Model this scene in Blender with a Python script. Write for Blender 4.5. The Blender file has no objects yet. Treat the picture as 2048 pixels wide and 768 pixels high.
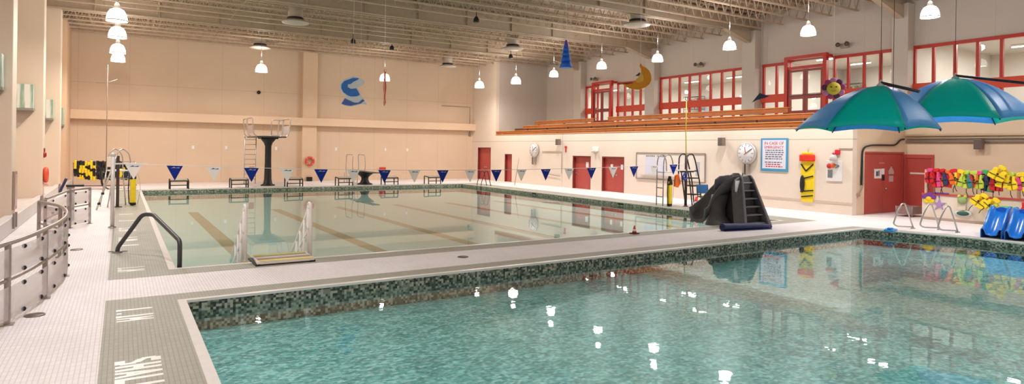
import bpy, bmesh, math, random
from mathutils import Vector, Matrix
from mathutils.geometry import tessellate_polygon
random.seed(7)
PI = math.pi
COL = bpy.context.scene.collection
sc = bpy.context.scene

# ------------------------------------------------------------------ materials
def lin(c):
    return tuple(((v/255.0)/12.92 if v/255.0 <= 0.04045 else ((v/255.0+0.055)/1.055)**2.4) for v in c) + (1.0,)
MATS = {}
def mat(name, rgb, rough=0.5, metal=0.0, emit=0.0, vary=0.0, scale=6.0, bump=0.0, bscale=40.0, spec=0.5, trans=0.0, alpha=1.0):
    if name in MATS: return MATS[name]
    m = bpy.data.materials.new(name); m.use_nodes = True
    nt = m.node_tree; b = nt.nodes['Principled BSDF']
    c = lin(rgb)
    b.inputs['Base Color'].default_value = c
    b.inputs['Roughness'].default_value = rough
    b.inputs['Metallic'].default_value = metal
    b.inputs['Specular IOR Level'].default_value = spec
    if trans: b.inputs['Transmission Weight'].default_value = trans
    if alpha < 1: b.inputs['Alpha'].default_value = alpha
    if emit:
        b.inputs['Emission Color'].default_value = c
        b.inputs['Emission Strength'].default_value = emit
    tc = nt.nodes.new('ShaderNodeTexCoord')
    if vary > 0:
        n = nt.nodes.new('ShaderNodeTexNoise'); n.inputs['Scale'].default_value = scale; n.inputs['Detail'].default_value = 5
        nt.links.new(tc.outputs['Object'], n.inputs['Vector'])
        r = nt.nodes.new('ShaderNodeValToRGB')
        r.color_ramp.elements[0].position = 0.3; r.color_ramp.elements[1].position = 0.7
        r.color_ramp.elements[0].color = tuple(v*(1-vary) for v in c[:3]) + (1,)
        r.color_ramp.elements[1].color = tuple(min(1, v*(1+vary)) for v in c[:3]) + (1,)
        nt.links.new(n.outputs['Fac'], r.inputs['Fac'])
        nt.links.new(r.outputs['Color'], b.inputs['Base Color'])
    if bump > 0:
        n2 = nt.nodes.new('ShaderNodeTexNoise'); n2.inputs['Scale'].default_value = bscale
        nt.links.new(tc.outputs['Object'], n2.inputs['Vector'])
        bp = nt.nodes.new('ShaderNodeBump'); bp.inputs['Strength'].default_value = bump; bp.inputs['Distance'].default_value = 0.02
        nt.links.new(n2.outputs['Fac'], bp.inputs['Height']); nt.links.new(bp.outputs['Normal'], b.inputs['Normal'])
    MATS[name] = m
    return m

def M_(nt, op, a, b=None):
    n = nt.nodes.new('ShaderNodeMath'); n.operation = op
    for i, v in enumerate((a, b)):
        if v is None: continue
        if isinstance(v, (int, float)): n.inputs[i].default_value = v
        else: nt.links.new(v, n.inputs[i])
    return n.outputs[0]

def wall_mat(name, rgb, joints=(), rough=0.6, dark=0.82, vary=0.02):
    """painted wall; joints: (axis, spacing, offset, width) panel joints"""
    m = mat(name, rgb, rough, vary=vary, scale=0.7)
    nt = m.node_tree; b = nt.nodes['Principled BSDF']
    src = b.inputs['Base Color'].links[0].from_socket
    tc = nt.nodes.new('ShaderNodeTexCoord'); sp = nt.nodes.new('ShaderNodeSeparateXYZ')
    nt.links.new(tc.outputs['Object'], sp.inputs[0])
    fac = None
    for ax, s, off, w in joints:
        v = M_(nt, 'SUBTRACT', sp.outputs[ax], off)
        v = M_(nt, 'DIVIDE', v, s); v = M_(nt, 'FRACT', v)
        v = M_(nt, 'SUBTRACT', v, 0.5); v = M_(nt, 'ABSOLUTE', v)
        v = M_(nt, 'GREATER_THAN', v, 0.5 - w/s/2)
        fac = v if fac is None else M_(nt, 'MAXIMUM', fac, v)
    if fac is not None:
        mx = nt.nodes.new('ShaderNodeMixRGB'); mx.blend_type = 'MIX'
        nt.links.new(fac, mx.inputs[0]); nt.links.new(src, mx.inputs[1])
        mx.inputs[2].default_value = tuple(v*dark for v in lin(rgb)[:3]) + (1,)
        nt.links.new(mx.outputs[0], b.inputs['Base Color'])
    return m

def tile_mat(name, rgb, mortar, tw=0.05, th=0.15, mort=0.006, rough=0.6, vary=0.03):
    m = bpy.data.materials.new(name); m.use_nodes = True
    nt = m.node_tree; b = nt.nodes['Principled BSDF']; b.inputs['Roughness'].default_value = rough; b.inputs['Specular IOR Level'].default_value = .3
    tc = nt.nodes.new('ShaderNodeTexCoord')
    br = nt.nodes.new('ShaderNodeTexBrick')
    br.offset = 0.0; br.inputs['Scale'].default_value = 1.0
    br.inputs['Brick Width'].default_value = tw; br.inputs['Row Height'].default_value = th
    br.inputs['Mortar Size'].default_value = mort; br.inputs['Mortar Smooth'].default_value = 0.3
    c = lin(rgb)
    br.inputs['Color1'].default_value = tuple(v*(1-vary) for v in c[:3]) + (1,)
    br.inputs['Color2'].default_value = tuple(min(1, v*(1+vary)) for v in c[:3]) + (1,)
    br.inputs['Mortar'].default_value = lin(mortar)
    nt.links.new(tc.outputs['Object'], br.inputs['Vector'])
    n = nt.nodes.new('ShaderNodeTexNoise'); n.inputs['Scale'].default_value = 0.6; n.inputs['Detail'].default_value = 6
    nt.links.new(tc.outputs['Object'], n.inputs['Vector'])
    mx = nt.nodes.new('ShaderNodeMixRGB'); mx.blend_type = 'MULTIPLY'; mx.inputs[0].default_value = 1
    rr = nt.nodes.new('ShaderNodeValToRGB'); rr.color_ramp.elements[0].color = (.93, .92, .91, 1); rr.color_ramp.elements[1].color = (1, 1, 1, 1)
    rr.color_ramp.elements[0].position = .35; rr.color_ramp.elements[1].position = .6
    nt.links.new(n.outputs['Fac'], rr.inputs[0]); nt.links.new(br.outputs['Color'], mx.inputs[1]); nt.links.new(rr.outputs[0], mx.inputs[2])
    nt.links.new(mx.outputs[0], b.inputs['Base Color'])
    bp = nt.nodes.new('ShaderNodeBump'); bp.inputs['Strength'].default_value = 0.25; bp.inputs['Distance'].default_value = 0.004
    bp.invert = True
    nt.links.new(br.outputs['Fac'], bp.inputs['Height']); nt.links.new(bp.outputs['Normal'], b.inputs['Normal'])
    MATS[name] = m
    return m

def mosaic_mat(name, cols, size=0.055, shimmer=0.0, rough=0.3):
    """random coloured square mosaic; cols: [(pos, rgb)]"""
    m = bpy.data.materials.new(name); m.use_nodes = True
    nt = m.node_tree; b = nt.nodes['Principled BSDF']; b.inputs['Roughness'].default_value = rough
    tc = nt.nodes.new('ShaderNodeTexCoord')
    v = nt.nodes.new('ShaderNodeVectorMath'); v.operation = 'SCALE'; v.inputs['Scale'].default_value = 1.0/size
    nt.links.new(tc.outputs['Object'], v.inputs[0])
    off = nt.nodes.new('ShaderNodeVectorMath'); off.operation = 'ADD'; off.inputs[1].default_value = (.37, .41, .43)
    nt.links.new(v.outputs[0], off.inputs[0])
    f = nt.nodes.new('ShaderNodeVectorMath'); f.operation = 'FLOOR'; nt.links.new(off.outputs[0], f.inputs[0])
    w = nt.nodes.new('ShaderNodeTexWhiteNoise'); nt.links.new(f.outputs[0], w.inputs['Vector'])
    r = nt.nodes.new('ShaderNodeValToRGB'); r.color_ramp.interpolation = 'CONSTANT'
    e = r.color_ramp.elements
    e[0].position = cols[0][0]; e[0].color = lin(cols[0][1]); e[1].position = cols[1][0]; e[1].color = lin(cols[1][1])
    for p, c in cols[2:]:
        k = e.new(p); k.color = lin(c)
    nt.links.new(w.outputs['Value'], r.inputs[0])
    out = r.outputs[0]
    if shimmer:  # noise mottling paints the water's ripple shimmer over the tile colours
        vo = nt.nodes.new('ShaderNodeTexVoronoi'); vo.inputs['Scale'].default_value = 7.5; vo.feature = 'SMOOTH_F1'
        vm = nt.nodes.new('ShaderNodeMapping'); vm.inputs['Scale'].default_value = (1, 1.6, 1)
        n3 = nt.nodes.new('ShaderNodeTexNoise'); n3.inputs['Scale'].default_value = 5; n3.inputs['Distortion'].default_value = 1.5; n3.inputs['Detail'].default_value = 3
        nt.links.new(tc.outputs['Object'], vm.inputs[0]); nt.links.new(vm.outputs[0], n3.inputs['Vector'])
        r2 = nt.nodes.new('ShaderNodeValToRGB'); r2.color_ramp.elements[0].position = .38; r2.color_ramp.elements[1].position = .62
        r2.color_ramp.elements[0].color = (.42, .54, .54, 1); r2.color_ramp.elements[1].color = (1.0, 1.0, 1.0, 1)
        nt.links.new(n3.outputs['Fac'], r2.inputs[0])
        mx = nt.nodes.new('ShaderNodeMixRGB'); mx.blend_type = 'MULTIPLY'; mx.inputs[0].default_value = shimmer
        nt.links.new(out, mx.inputs[1]); nt.links.new(r2.outputs[0], mx.inputs[2]); out = mx.outputs[0]
    nt.links.new(out, b.inputs['Base Color'])
    MATS[name] = m
    return m

def water_mat(name, tint, wscale, wstr, stretch=(1, 1, 1), dist=0.02, detail=2):
    m = bpy.data.materials.new(name); m.use_nodes = True
    nt = m.node_tree
    for n in list(nt.nodes):
        if n.type != 'OUTPUT_MATERIAL': nt.nodes.remove(n)
    out = nt.nodes[0]
    tc = nt.nodes.new('ShaderNodeTexCoord'); mp = nt.nodes.new('ShaderNodeMapping'); mp.inputs['Scale'].default_value = stretch
    nt.links.new(tc.outputs['Object'], mp.inputs[0])
    n = nt.nodes.new('ShaderNodeTexNoise'); n.inputs['Scale'].default_value = wscale; n.inputs['Detail'].default_value = detail; n.inputs['Roughness'].default_value = .45
    nt.links.new(mp.outputs[0], n.inputs['Vector'])
    bp = nt.nodes.new('ShaderNodeBump'); bp.inputs['Strength'].default_value = wstr; bp.inputs['Distance'].default_value = dist
    nt.links.new(n.outputs['Fac'], bp.inputs['Height'])
    t = nt.nodes.new('ShaderNodeBsdfTransparent'); t.inputs[0].default_value = tint
    g = nt.nodes.new('ShaderNodeBsdfGlossy'); g.inputs['Roughness'].default_value = 0.0
    nt.links.new(bp.outputs[0], g.inputs['Normal'])
    fr = nt.nodes.new('ShaderNodeFresnel')
    ge = nt.nodes.new('ShaderNodeNewGeometry')      # same reflectance from either side of the sheet
    nt.links.new(M_(nt, 'ADD', M_(nt, 'MULTIPLY', ge.outputs['Backfacing'], 1/1.33-1.33), 1.33), fr.inputs[0])
    nt.links.new(bp.outputs[0], fr.inputs['Normal'])
    mx = nt.nodes.new('ShaderNodeMixShader')
    nt.links.new(fr.outputs[0], mx.inputs[0]); nt.links.new(t.outputs[0], mx.inputs[1]); nt.links.new(g.outputs[0], mx.inputs[2])
    nt.links.new(mx.outputs[0], out.inputs[0])
    MATS[name] = m
    return m

def glass_mat(name, tint=(.95, .97, .96, 1), rough=0.02):
    m = water_mat(name, tint, 1, 0.0)
    return m

def emit_mat(name, rgb, s):
    m = mat(name, rgb, 0.4, emit=s)
    return m

def fabric(name, rgb):
    m = mat(name, rgb, .38, vary=.04, scale=2)
    nt = m.node_tree; b = nt.nodes['Principled BSDF']; out = [n for n in nt.nodes if n.type == 'OUTPUT_MATERIAL'][0]
    tr = nt.nodes.new('ShaderNodeBsdfTranslucent'); tr.inputs[0].default_value = lin(rgb)
    mx = nt.nodes.new('ShaderNodeMixShader'); mx.inputs[0].default_value = .55
    nt.links.new(b.outputs[0], mx.inputs[1]); nt.links.new(tr.outputs[0], mx.inputs[2]); nt.links.new(mx.outputs[0], out.inputs[0])
    return m
WHITE = mat('white_paint', (236, 232, 226), .45)
STEEL = mat('brushed_steel', (196, 190, 186), .32, 0.85, vary=.05)
GREYSTEEL = mat('grey_steel', (150, 142, 138), .45, 0.6)
DARK = mat('dark_metal', (42, 40, 44), .45, 0.3)
BLACK = mat('black_plastic', (22, 22, 25), .5)
BROWNPOST = mat('bronze_post', (72, 58, 52), .5, .4)
RED = mat('red_paint', (196, 46, 26), .4, vary=.04)
REDBAND = mat('orange_red_panel', (214, 68, 36), .45, vary=.04)
DOORRED = mat('door_red', (184, 78, 70), .45, vary=.05, scale=2)
DOORFRAME = mat('door_frame_maroon', (128, 48, 42), .45)
WOOD = mat('bench_wood', (176, 100, 44), .4, vary=.14, scale=3)
YEL = mat('yellow_foam', (246, 214, 30), .55, vary=.05)
ORANGE = mat('orange_foam', (240, 110, 30), .55)
REDF = mat('red_foam', (208, 30, 40), .55)
BLUEF = mat('blue_fabric', (22, 60, 160), .6)
GRNF = mat('green_fabric', (60, 160, 90), .6)
PURP = mat('purple_fabric', (120, 60, 150), .6)
PINK = mat('pink_fabric', (226, 70, 130), .6)
NAVYF = mat('navy_fabric', (40, 50, 90), .6)
LIME = mat('lime_fabric', (190, 210, 70), .6)
TEALF = mat('teal_fabric', (50, 130, 140), .6)
PAPER = mat('paper', (242, 240, 240), .7)

# ------------------------------------------------------------------ mesh builder
class MB:
    def __init__(s): s.v = []; s.f = []; s.mi = []; s.cur = 0; s.sm = []
    def add(s, vs, fs, smooth=False):
        o = len(s.v); s.v += [tuple(v) for v in vs]
        for f in fs: s.f.append(tuple(i+o for i in f)); s.mi.append(s.cur); s.sm.append(smooth)
        return s
    def m(s, i): s.cur = i; return s
    def box(s, x0, x1, y0, y1, z0, z1):
        return s.add([(x0,y0,z0),(x1,y0,z0),(x1,y1,z0),(x0,y1,z0),(x0,y0,z1),(x1,y0,z1),(x1,y1,z1),(x0,y1,z1)],
                     [(0,3,2,1),(4,5,6,7),(0,1,5,4),(1,2,6,5),(2,3,7,6),(3,0,4,7)])
    def obox(s, c, size, rot=(0,0,0)):
        R = Matrix.Rotation(rot[2],3,'Z') @ Matrix.Rotation(rot[1],3,'Y') @ Matrix.Rotation(rot[0],3,'X')
        hx, hy, hz = [q/2 for q in size]; c = Vector(c)
        vs = [c + R @ Vector(p) for p in [(-hx,-hy,-hz),(hx,-hy,-hz),(hx,hy,-hz),(-hx,hy,-hz),(-hx,-hy,hz),(hx,-hy,hz),(hx,hy,hz),(-hx,hy,hz)]]
        return s.add(vs, [(0,3,2,1),(4,5,6,7),(0,1,5,4),(1,2,6,5),(2,3,7,6),(3,0,4,7)])
    def bar(s, a, b, w, h=None):
        h = h or w; a = Vector(a); b = Vector(b); d = (b-a)
        if d.length < 1e-6: return s
        dn = d.normalized(); up = Vector((0,0,1)) if abs(dn.z) < .95 else Vector((1,0,0))
        sx = dn.cross(up).normalized(); sz = sx.cross(dn).normalized()
        vs = []
        for p in (a, b):
            for i, j in ((-1,-1),(1,-1),(1,1),(-1,1)): vs.append(p + sx*(i*w/2) + sz*(j*h/2))
        return s.add(vs, [(0,1,2,3),(7,6,5,4),(0,4,5,1),(1,5,6,2),(2,6,7,3),(3,7,4,0)])
    def tube(s, pts, r, n=8, closed=False, cap=True):
        pts = [Vector(p) for p in pts]; L = len(pts)
        rs = r if isinstance(r, (list, tuple)) else [r]*L
        ref = None; rings = []
        for i, p in enumerate(pts):
            if closed: d = (pts[(i+1)%L] - pts[i-1])
            else: d = (pts[min(i+1,L-1)] - pts[max(i-1,0)])
            d.normalize()
            if ref is None:
                ref = d.orthogonal().normalized()
            ref = (ref - d*ref.dot(d))
            if ref.length < 1e-5: ref = d.orthogonal()
            ref.normalize(); bi = d.cross(ref)
            rings.append([p + (ref*math.cos(2*PI*k/n) + bi*math.sin(2*PI*k/n))*rs[i] for k in range(n)])
        vs = [q for rg in rings for q in rg]; fs = []
        for i in range(L if closed else L-1):
            j = (i+1) % L
            for k in range(n): fs.append((i*n+k, i*n+(k+1)%n, j*n+(k+1)%n, j*n+k))
        s.add(vs, fs, True)
        if cap and not closed:
            s.add(rings[0], [tuple(reversed(range(n)))]); s.add(rings[-1], [tuple(range(n))])
        return s
    def cyl(s, a, b, r, n=16, r2=None):
        return s.tube([a, b], [r, r if r2 is None else r2], n)
    def lathe(s, prof, c=(0,0,0), n=24, axis='Z', caps=True):
        vs = []; fs = []; c = Vector(c)
        for r, h in prof:
            for k in range(n):
                a = 2*PI*k/n; x, y = r*math.cos(a), r*math.sin(a)
                p = {'Z': (x, y, h), 'X': (h, x, y), 'Y': (x, h, y)}[axis]
                vs.append(c + Vector(p))
        L = len(prof)
        for i in range(L-1):
            for k in range(n): fs.append((i*n+k, i*n+(k+1)%n, (i+1)*n+(k+1)%n, (i+1)*n+k))
        s.add(vs, fs, True)
        if caps:
            if prof[0][0] > 1e-4: s.add(vs[:n], [tuple(reversed(range(n)))])
            if prof[-1][0] > 1e-4: s.add(vs[-n:], [tuple(range(n))])
        return s
    def prism(s, poly, a0, a1, plane='XZ', smooth=False):
        """extrude 2-D polygon; plane XZ -> extruded along Y, YZ -> along X, XY -> along Z"""
        def P(u, v, w): return {'XZ': (u, w, v), 'YZ': (w, u, v), 'XY': (u, v, w)}[plane]
        n = len(poly)
        vs = [P(u, v, a0) for u, v in poly] + [P(u, v, a1) for u, v in poly]
        fs = [(i, (i+1) % n, n+(i+1) % n, n+i) for i in range(n)]
        tri = tessellate_polygon([[Vector((u, v, 0)) for u, v in poly]])
        for t in tri: fs.append(tuple(t)); fs.append(tuple(n+i for i in reversed(t)))
        return s.add(vs, fs, smooth)
    def ellipsoid(s, c, r, nu=14, nv=9):
        vs = []; fs = []; c = Vector(c)
        for j in range(nv+1):
            t = PI*j/nv
            for i in range(nu):
                a = 2*PI*i/nu
                vs.append(c + Vector((r[0]*math.sin(t)*math.cos(a), r[1]*math.sin(t)*math.sin(a), r[2]*math.cos(t))))
        for j in range(nv):
            for i in range(nu): fs.append((j*nu+i, (j+1)*nu+i, (j+1)*nu+(i+1) % nu, j*nu+(i+1) % nu))
        return s.add(vs, fs, True)
    def torus(s, c, R, r, axis='Y', n=28, k=10):
        c = Vector(c); pts = []
        for i in range(n):
            a = 2*PI*i/n; x, y = R*math.cos(a), R*math.sin(a)
            pts.append(c + Vector({'Y': (x, 0, y), 'X': (0, x, y), 'Z': (x, y, 0)}[axis]))
        return s.tube(pts, r, k, closed=True)
    def grid(s, fn, nu, nv, smooth=True, wrapu=False):
        vs = [fn(i/(nu if wrapu else nu), j/nv) for j in range(nv+1) for i in range(nu+(0 if wrapu else 1))]
        W = nu if wrapu else nu+1; fs = []
        for j in range(nv):
            for i in range(nu):
                fs.append((j*W+i, j*W+(i+1) % W, (j+1)*W+(i+1) % W, (j+1)*W+i))
        return s.add(vs, fs, smooth)
    def build(s, name, mats, parent=None, bevel=0.0, solid=0.0, subs=0, loc=None, seg=2):
        me = bpy.data.meshes.new(name)
        me.from_pydata([tuple(v) for v in s.v], [], s.f); me.update()
        if not isinstance(mats, (list, tuple)): mats = [mats]
        for m in mats: me.materials.append(m)
        me.polygons.foreach_set('material_index', s.mi)
        me.polygons.foreach_set('use_smooth', s.sm)
        bm = bmesh.new(); bm.from_mesh(me)
        bmesh.ops.remove_doubles(bm, verts=bm.verts, dist=1e-5)
        bmesh.ops.recalc_face_normals(bm, faces=bm.faces)
        bm.normal_update()
        zs = [v.co.z for v in bm.verts]
        if zs and max(zs)-min(zs) < 1e-6 and sum(f.normal.z for f in bm.faces) < 0:
            bmesh.ops.reverse_faces(bm, faces=bm.faces)
        bm.to_mesh(me); bm.free()
        o = bpy.data.objects.new(name, me); COL.objects.link(o)
        if loc is not None: o.location = loc
        if parent is not None: o.parent = parent
        if solid:
            md = o.modifiers.new('s', 'SOLIDIFY'); md.thickness = solid; md.offset = 0
        if bevel:
            md = o.modifiers.new('b', 'BEVEL'); md.width = bevel; md.segments = seg; md.limit_method = 'ANGLE'; md.angle_limit = math.radians(40)
        if subs:
            md = o.modifiers.new('u', 'SUBSURF'); md.levels = subs; md.render_levels = subs
        return o

def tag(o, label=None, cat=None, group=None, kind=None):
    if label: o['label'] = label
    if cat: o['category'] = cat
    if group: o['group'] = group
    if kind: o['kind'] = kind
    return o
def struct(o): o['kind'] = 'structure'; return o
def thing(name, label, cat, loc=(0,0,0), rz=0.0, group=None, rot=None):
    o = bpy.data.objects.new(name, None); COL.objects.link(o)
    o.empty_display_size = .2; o.location = loc; o.rotation_euler = rot if rot else (0, 0, rz)
    return tag(o, label, cat, group)
def dup(root, loc, rz=None, label=None, group=None):
    r = root.copy(); COL.objects.link(r); r.location = loc
    if rz is not None: r.rotation_euler = (0, 0, rz)
    if label: r['label'] = label
    if group: r['group'] = group
    for ch in list(root.children):
        c = ch.copy(); COL.objects.link(c); c.parent = r
        for g in list(ch.children):
            d = g.copy(); COL.objects.link(d); d.parent = c
    return r
def fillet(pts, r=0.1, n=5):
    pts = [Vector(p) for p in pts]; out = [pts[0]]
    for i in range(1, len(pts)-1):
        a, b, c = pts[i-1], pts[i], pts[i+1]
        d1 = (a-b); d2 = (c-b); rr = min(r, d1.length*.45, d2.length*.45)
        p1 = b + d1.normalized()*rr; p2 = b + d2.normalized()*rr
        for k in range(n+1):
            t = k/n; out.append(p1*(1-t)**2 + b*2*t*(1-t) + p2*t*t)
    out.append(pts[-1]); return out

def text_mesh(body, size, mat_, name, loc, rot, sx=1.0, sy=1.0, depth=0.002, parent=None, align='CENTER', bold=0.0):
    cu = bpy.data.curves.new(name, 'FONT'); cu.body = body; cu.size = size; cu.extrude = depth; cu.offset = bold
    cu.align_x = align; cu.align_y = 'CENTER'; cu.resolution_u = 3
    tmp = bpy.data.objects.new(name+'_tmp', cu); COL.objects.link(tmp)
    bpy.context.view_layer.update()
    me = bpy.data.meshes.new_from_object(tmp.evaluated_get(bpy.context.evaluated_depsgraph_get()))
    bpy.data.objects.remove(tmp); bpy.data.curves.remove(cu)
    me.materials.clear(); me.materials.append(mat_)
    o = bpy.data.objects.new(name, me); COL.objects.link(o)
    o.location = loc; o.rotation_euler = rot; o.scale = (sx, sy, 1)
    if parent is not None: o.parent = parent
    return o

# ------------------------------------------------------------------ dimensions
XR = 24.75      # lower right wall
XG = 29.6       # gallery back wall
XS = 28.75      # side wall beyond the doors, near right
XL = -2.6       # face of the left fins
YF = 45.9       # far wall
YB = -8.0       # wall behind
YC = 13.95      # corner of the lower right wall
ZC = 10.0       # roof deck
P1 = [(0.92, 14.05), (20.3, 14.05), (20.3, 39.0), (0.92, 39.0)]
P2 = [(0.88, -5.5), (21.5, -5.5), (21.5, 8.7), (20.72, 11.28), (0.88, 11.08)]
WZ = -0.17

# ------------------------------------------------------------------ setting: floor, pools
DECK = tile_mat('deck_white_tile', (243, 237, 238), (222, 214, 214), .05, .15)
BAND = tile_mat('deck_grey_tile', (176, 173, 160), (158, 155, 143), .05, .15, vary=.04)
COPE = mat('coping_tile', (238, 232, 228), .3, vary=.03, scale=8)

def poly_face(mb, outer, holes, z):
    loops = [[Vector((x, y, 0)) for x, y in outer]] + [[Vector((x, y, 0)) for x, y in h] for h in holes]
    flat = [v for l in loops for v in l]
    mb.add([(v.x, v.y, z) for v in flat], [tuple(t) for t in tessellate_polygon(loops)])
def offset_poly(poly, d):
    """outward offset of a counter-clockwise polygon"""
    n = len(poly); out = []
    for i in range(n):
        p0, p1, p2 = Vector(poly[i-1]), Vector(poly[i]), Vector(poly[(i+1) % n])
        e1 = (p1-p0).normalized(); e2 = (p2-p1).normalized()
        n1 = Vector((e1.y, -e1.x)); n2 = Vector((e2.y, -e2.x))
        b = (n1+n2).normalized(); k = d/max(.3, b.dot(n1)); q = p1+b*k; out.append((q.x, q.y))
    return out
mb = MB(); poly_face(mb, [(-4.6, YB), (XG, YB), (XG, YF), (-4.6, YF)], [P1, P2], 0.0)
struct(mb.build('floor', DECK))
# grey bands and white copings round the pools
for i, (P, outer) in enumerate([(P1, [(-.18, 13.42), (21.6, 13.42), (21.6, 39.6), (-.18, 39.6)]),
                                (P2, [(-.19, -6.2), (21.95, -6.2), (21.95, 8.8), (21.1, 11.85), (-.18, 11.66)])]):
    co = offset_poly(P, .10)
    mb = MB()
    for k in range(len(P)):
        a, b, c, d = outer[k], outer[(k+1) % len(P)], co[(k+1) % len(P)], co[k]
        mb.add([(a[0], a[1], .003), (b[0], b[1], .003), (c[0], c[1], .003), (d[0], d[1], .003)], [(0, 1, 2, 3)])
    struct(mb.build('trim_%d' % (i+1), BAND))
    mb = MB(); L = len(P); ins = offset_poly(P, -.02)
    vs = [(x, y, .012) for x, y in co] + [(x, y, .012) for x, y in ins] + [(x, y, -.03) for x, y in ins] + [(x, y, 0) for x, y in co]
    fs = []
    for k in range(L):
        j = (k+1) % L
        fs += [(k, j, L+j, L+k), (L+k, L+j, 2*L+j, 2*L+k), (3*L+k, 3*L+j, j, k)]
    mb.add(vs, fs); struct(mb.build('trim_%d' % (i+3), COPE))
MOS = mosaic_mat('pool_wall_mosaic', [(0, (52, 60, 54)), (.2, (96, 104, 94)), (.4, (140, 142, 130)), (.62, (186, 180, 166)), (.9, (84, 88, 80))], size=.042)
MOS1 = mosaic_mat('pool_wall_mosaic_green', [(0, (92, 102, 90)), (.3, (130, 136, 120)), (.6, (160, 160, 142)), (.85, (188, 182, 162))], size=.05)
PF2 = mosaic_mat('pool_floor_mosaic_shimmer', [(0, (158, 220, 222)), (.3, (184, 236, 238)), (.6, (136, 204, 204)), (.85, (212, 246, 248))], size=.05, shimmer=1.0)
def pool_shell(P, zf, mw, name):
    mb = MB(); L = len(P)
    for k in range(L):
        a, b = P[k], P[(k+1) % L]
        mb.add([(a[0], a[1], 0), (b[0], b[1], 0), (b[0], b[1], zf(b)), (a[0], a[1], zf(a))], [(0, 1, 2, 3)])
    struct(mb.build('wall_%s' % name, mw))
pool_shell(P1, lambda p: -.45 if p[1] < 20 else -.56, MOS1, 'lap_pool')
pool_shell(P2, lambda p: -.5, MOS, 'teaching_pool')
PF1 = mat('lap_pool_floor', (214, 234, 228), .5, vary=.03, scale=2)
LANE = mat('lane_line_tile', (172, 156, 116), .5, vary=.05)
mb = MB()
prof = [(14.05, -.45), (22.0, -.48), (39.0, -.56)]
for (y0, z0), (y1, z1) in zip(prof[:-1], prof[1:]):
    mb.add([(.92, y0, z0), (20.3, y0, z0), (20.3, y1, z1), (.92, y1, z1)], [(0, 1, 2, 3)])
struct(mb.build('floor_lap_pool', PF1))
mb = MB()
for xl in (2.72, 6.2, 9.15, 12.2, 15.2, 18.2):
    for (y0, z0), (y1, z1) in zip(prof[:-1], prof[1:]):
        ya, yb = max(y0, 15.9), min(y1, 31.0)
        za = z0+(z1-z0)*(ya-y0)/(y1-y0); zb = z0+(z1-z0)*(yb-y0)/(y1-y0)
        mb.add([(xl-.2, ya, za+.006), (xl+.2, ya, za+.006), (xl+.2, yb, zb+.006), (xl-.2, yb, zb+.006)], [(0, 1, 2, 3)])
struct(mb.build('trim_5', LANE))
mb = MB(); poly_face(mb, P2, [], -.5); struct(mb.build('floor_teaching_pool', PF2))
W1 = water_mat('lap_pool_water', (.80, .92, .90, 1), .8, .08, (1, .6, 1), .01, 1)
W2 = water_mat('teaching_pool_water', (.86, .99, .97, 1), 2.6, .075, (1, 1, 1), .02, 3)
mb = MB(); mb.add([(x, y, WZ) for x, y in P1], [(0, 1, 2, 3)])
tag(mb.build('pool_water', W1), 'still mirror-like water of the lap pool below the diving boards', 'water', kind='stuff')
mb = MB(); poly_face(mb, P2, [], WZ)
tag(mb.build('pool_water', W2), 'rippled turquoise water of the teaching pool in front', 'water', kind='stuff')
# depth letters laid in the grey band
LET = mat('inlaid_white_letters', (236, 232, 226), .4)
GLY = {   # block letters in a unit cell, as quads (u0, v0, u1, v1, half width)
 '1': [(.5, 0, .5, 1, .17), (.25, .8, .5, .95, .1), (.2, .06, .8, .06, .07)], '.': [(.5, 0, .5, .14, .2)],
 'M': [(.12, 0, .12, 1, .12), (.88, 0, .88, 1, .12), (.14, 1, .5, .35, .1), (.86, 1, .5, .35, .1)],
 'S': [(.15, .1, .85, .1, .11), (.84, .1, .84, .45, .13), (.84, .42, .16, .62, .12), (.16, .58, .16, .9, .13), (.15, .9, .85, .9, .11)],
 'H': [(.17, 0, .17, 1, .14), (.83, 0, .83, 1, .14), (.2, .5, .8, .5, .11)],
 'A': [(.14, 0, .5, 1, .13), (.86, 0, .5, 1, .13), (.3, .32, .7, .32, .08)],
 'L': [(.18, 0, .18, 1, .14), (.2, .1, .85, .1, .1)],
 'O': [(.16, .1, .16, .9, .13), (.84, .1, .84, .9, .13), (.16, .08, .84, .08, .1), (.16, .92, .84, .92, .1)],
 'W': [(.05, 1, .28, 0, .09), (.28, 0, .5, .8, .08), (.5, .8, .72, 0, .08), (.72, 0, .95, 1, .09)]}
def deck_text(body, y_start, length, height, idx):
    cw = length/len(body); mb = MB(); z = .006
    for k, ch in enumerate(body):
        for n, (u0, v0, u1, v1, h) in enumerate(GLY[ch]):
            du, dv = u1-u0, v1-v0; h *= 1.28 if ch in '1MSHAL' else 1.0
            if abs(dv) > abs(du)*.9: q = [(u0-h, v0), (u0+h, v0), (u1+h, v1), (u1-h, v1)]
            else: q = [(u0, v0-h*.8), (u1, v1-h*.8), (u1, v1+h*.8), (u0, v0+h*.8)]
            zz = z+.0004*n
            P = [(-.03+v*height, y_start-(k+u*.86+.07)*cw) for u, v in q]
            mb.add([(x, y, zz) for x, y in P]+[(x, y, .0) for x, y in P], [(0, 1, 2, 3), (7, 6, 5, 4), (0, 4, 5, 1), (1, 5, 6, 2), (2, 6, 7, 3), (3, 7, 4, 0)])
    struct(mb.build('trim_%d' % idx, LET))
deck_text('1.1M', 10.95, .80, .45, 21)
deck_text('SHALLOW', 8.36, 1.55, .44, 22)
deck_text('1.1M', 14.62, .5, .45, 23)
for k, (y, L) in enumerate([(25.9, .35), (23.7, .3), (21.6, .9), (19.4, .8), (17.95, .3)]):
    deck_text('1.1M' if L > .5 else '1', y, L, .42, 24+k)
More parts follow.
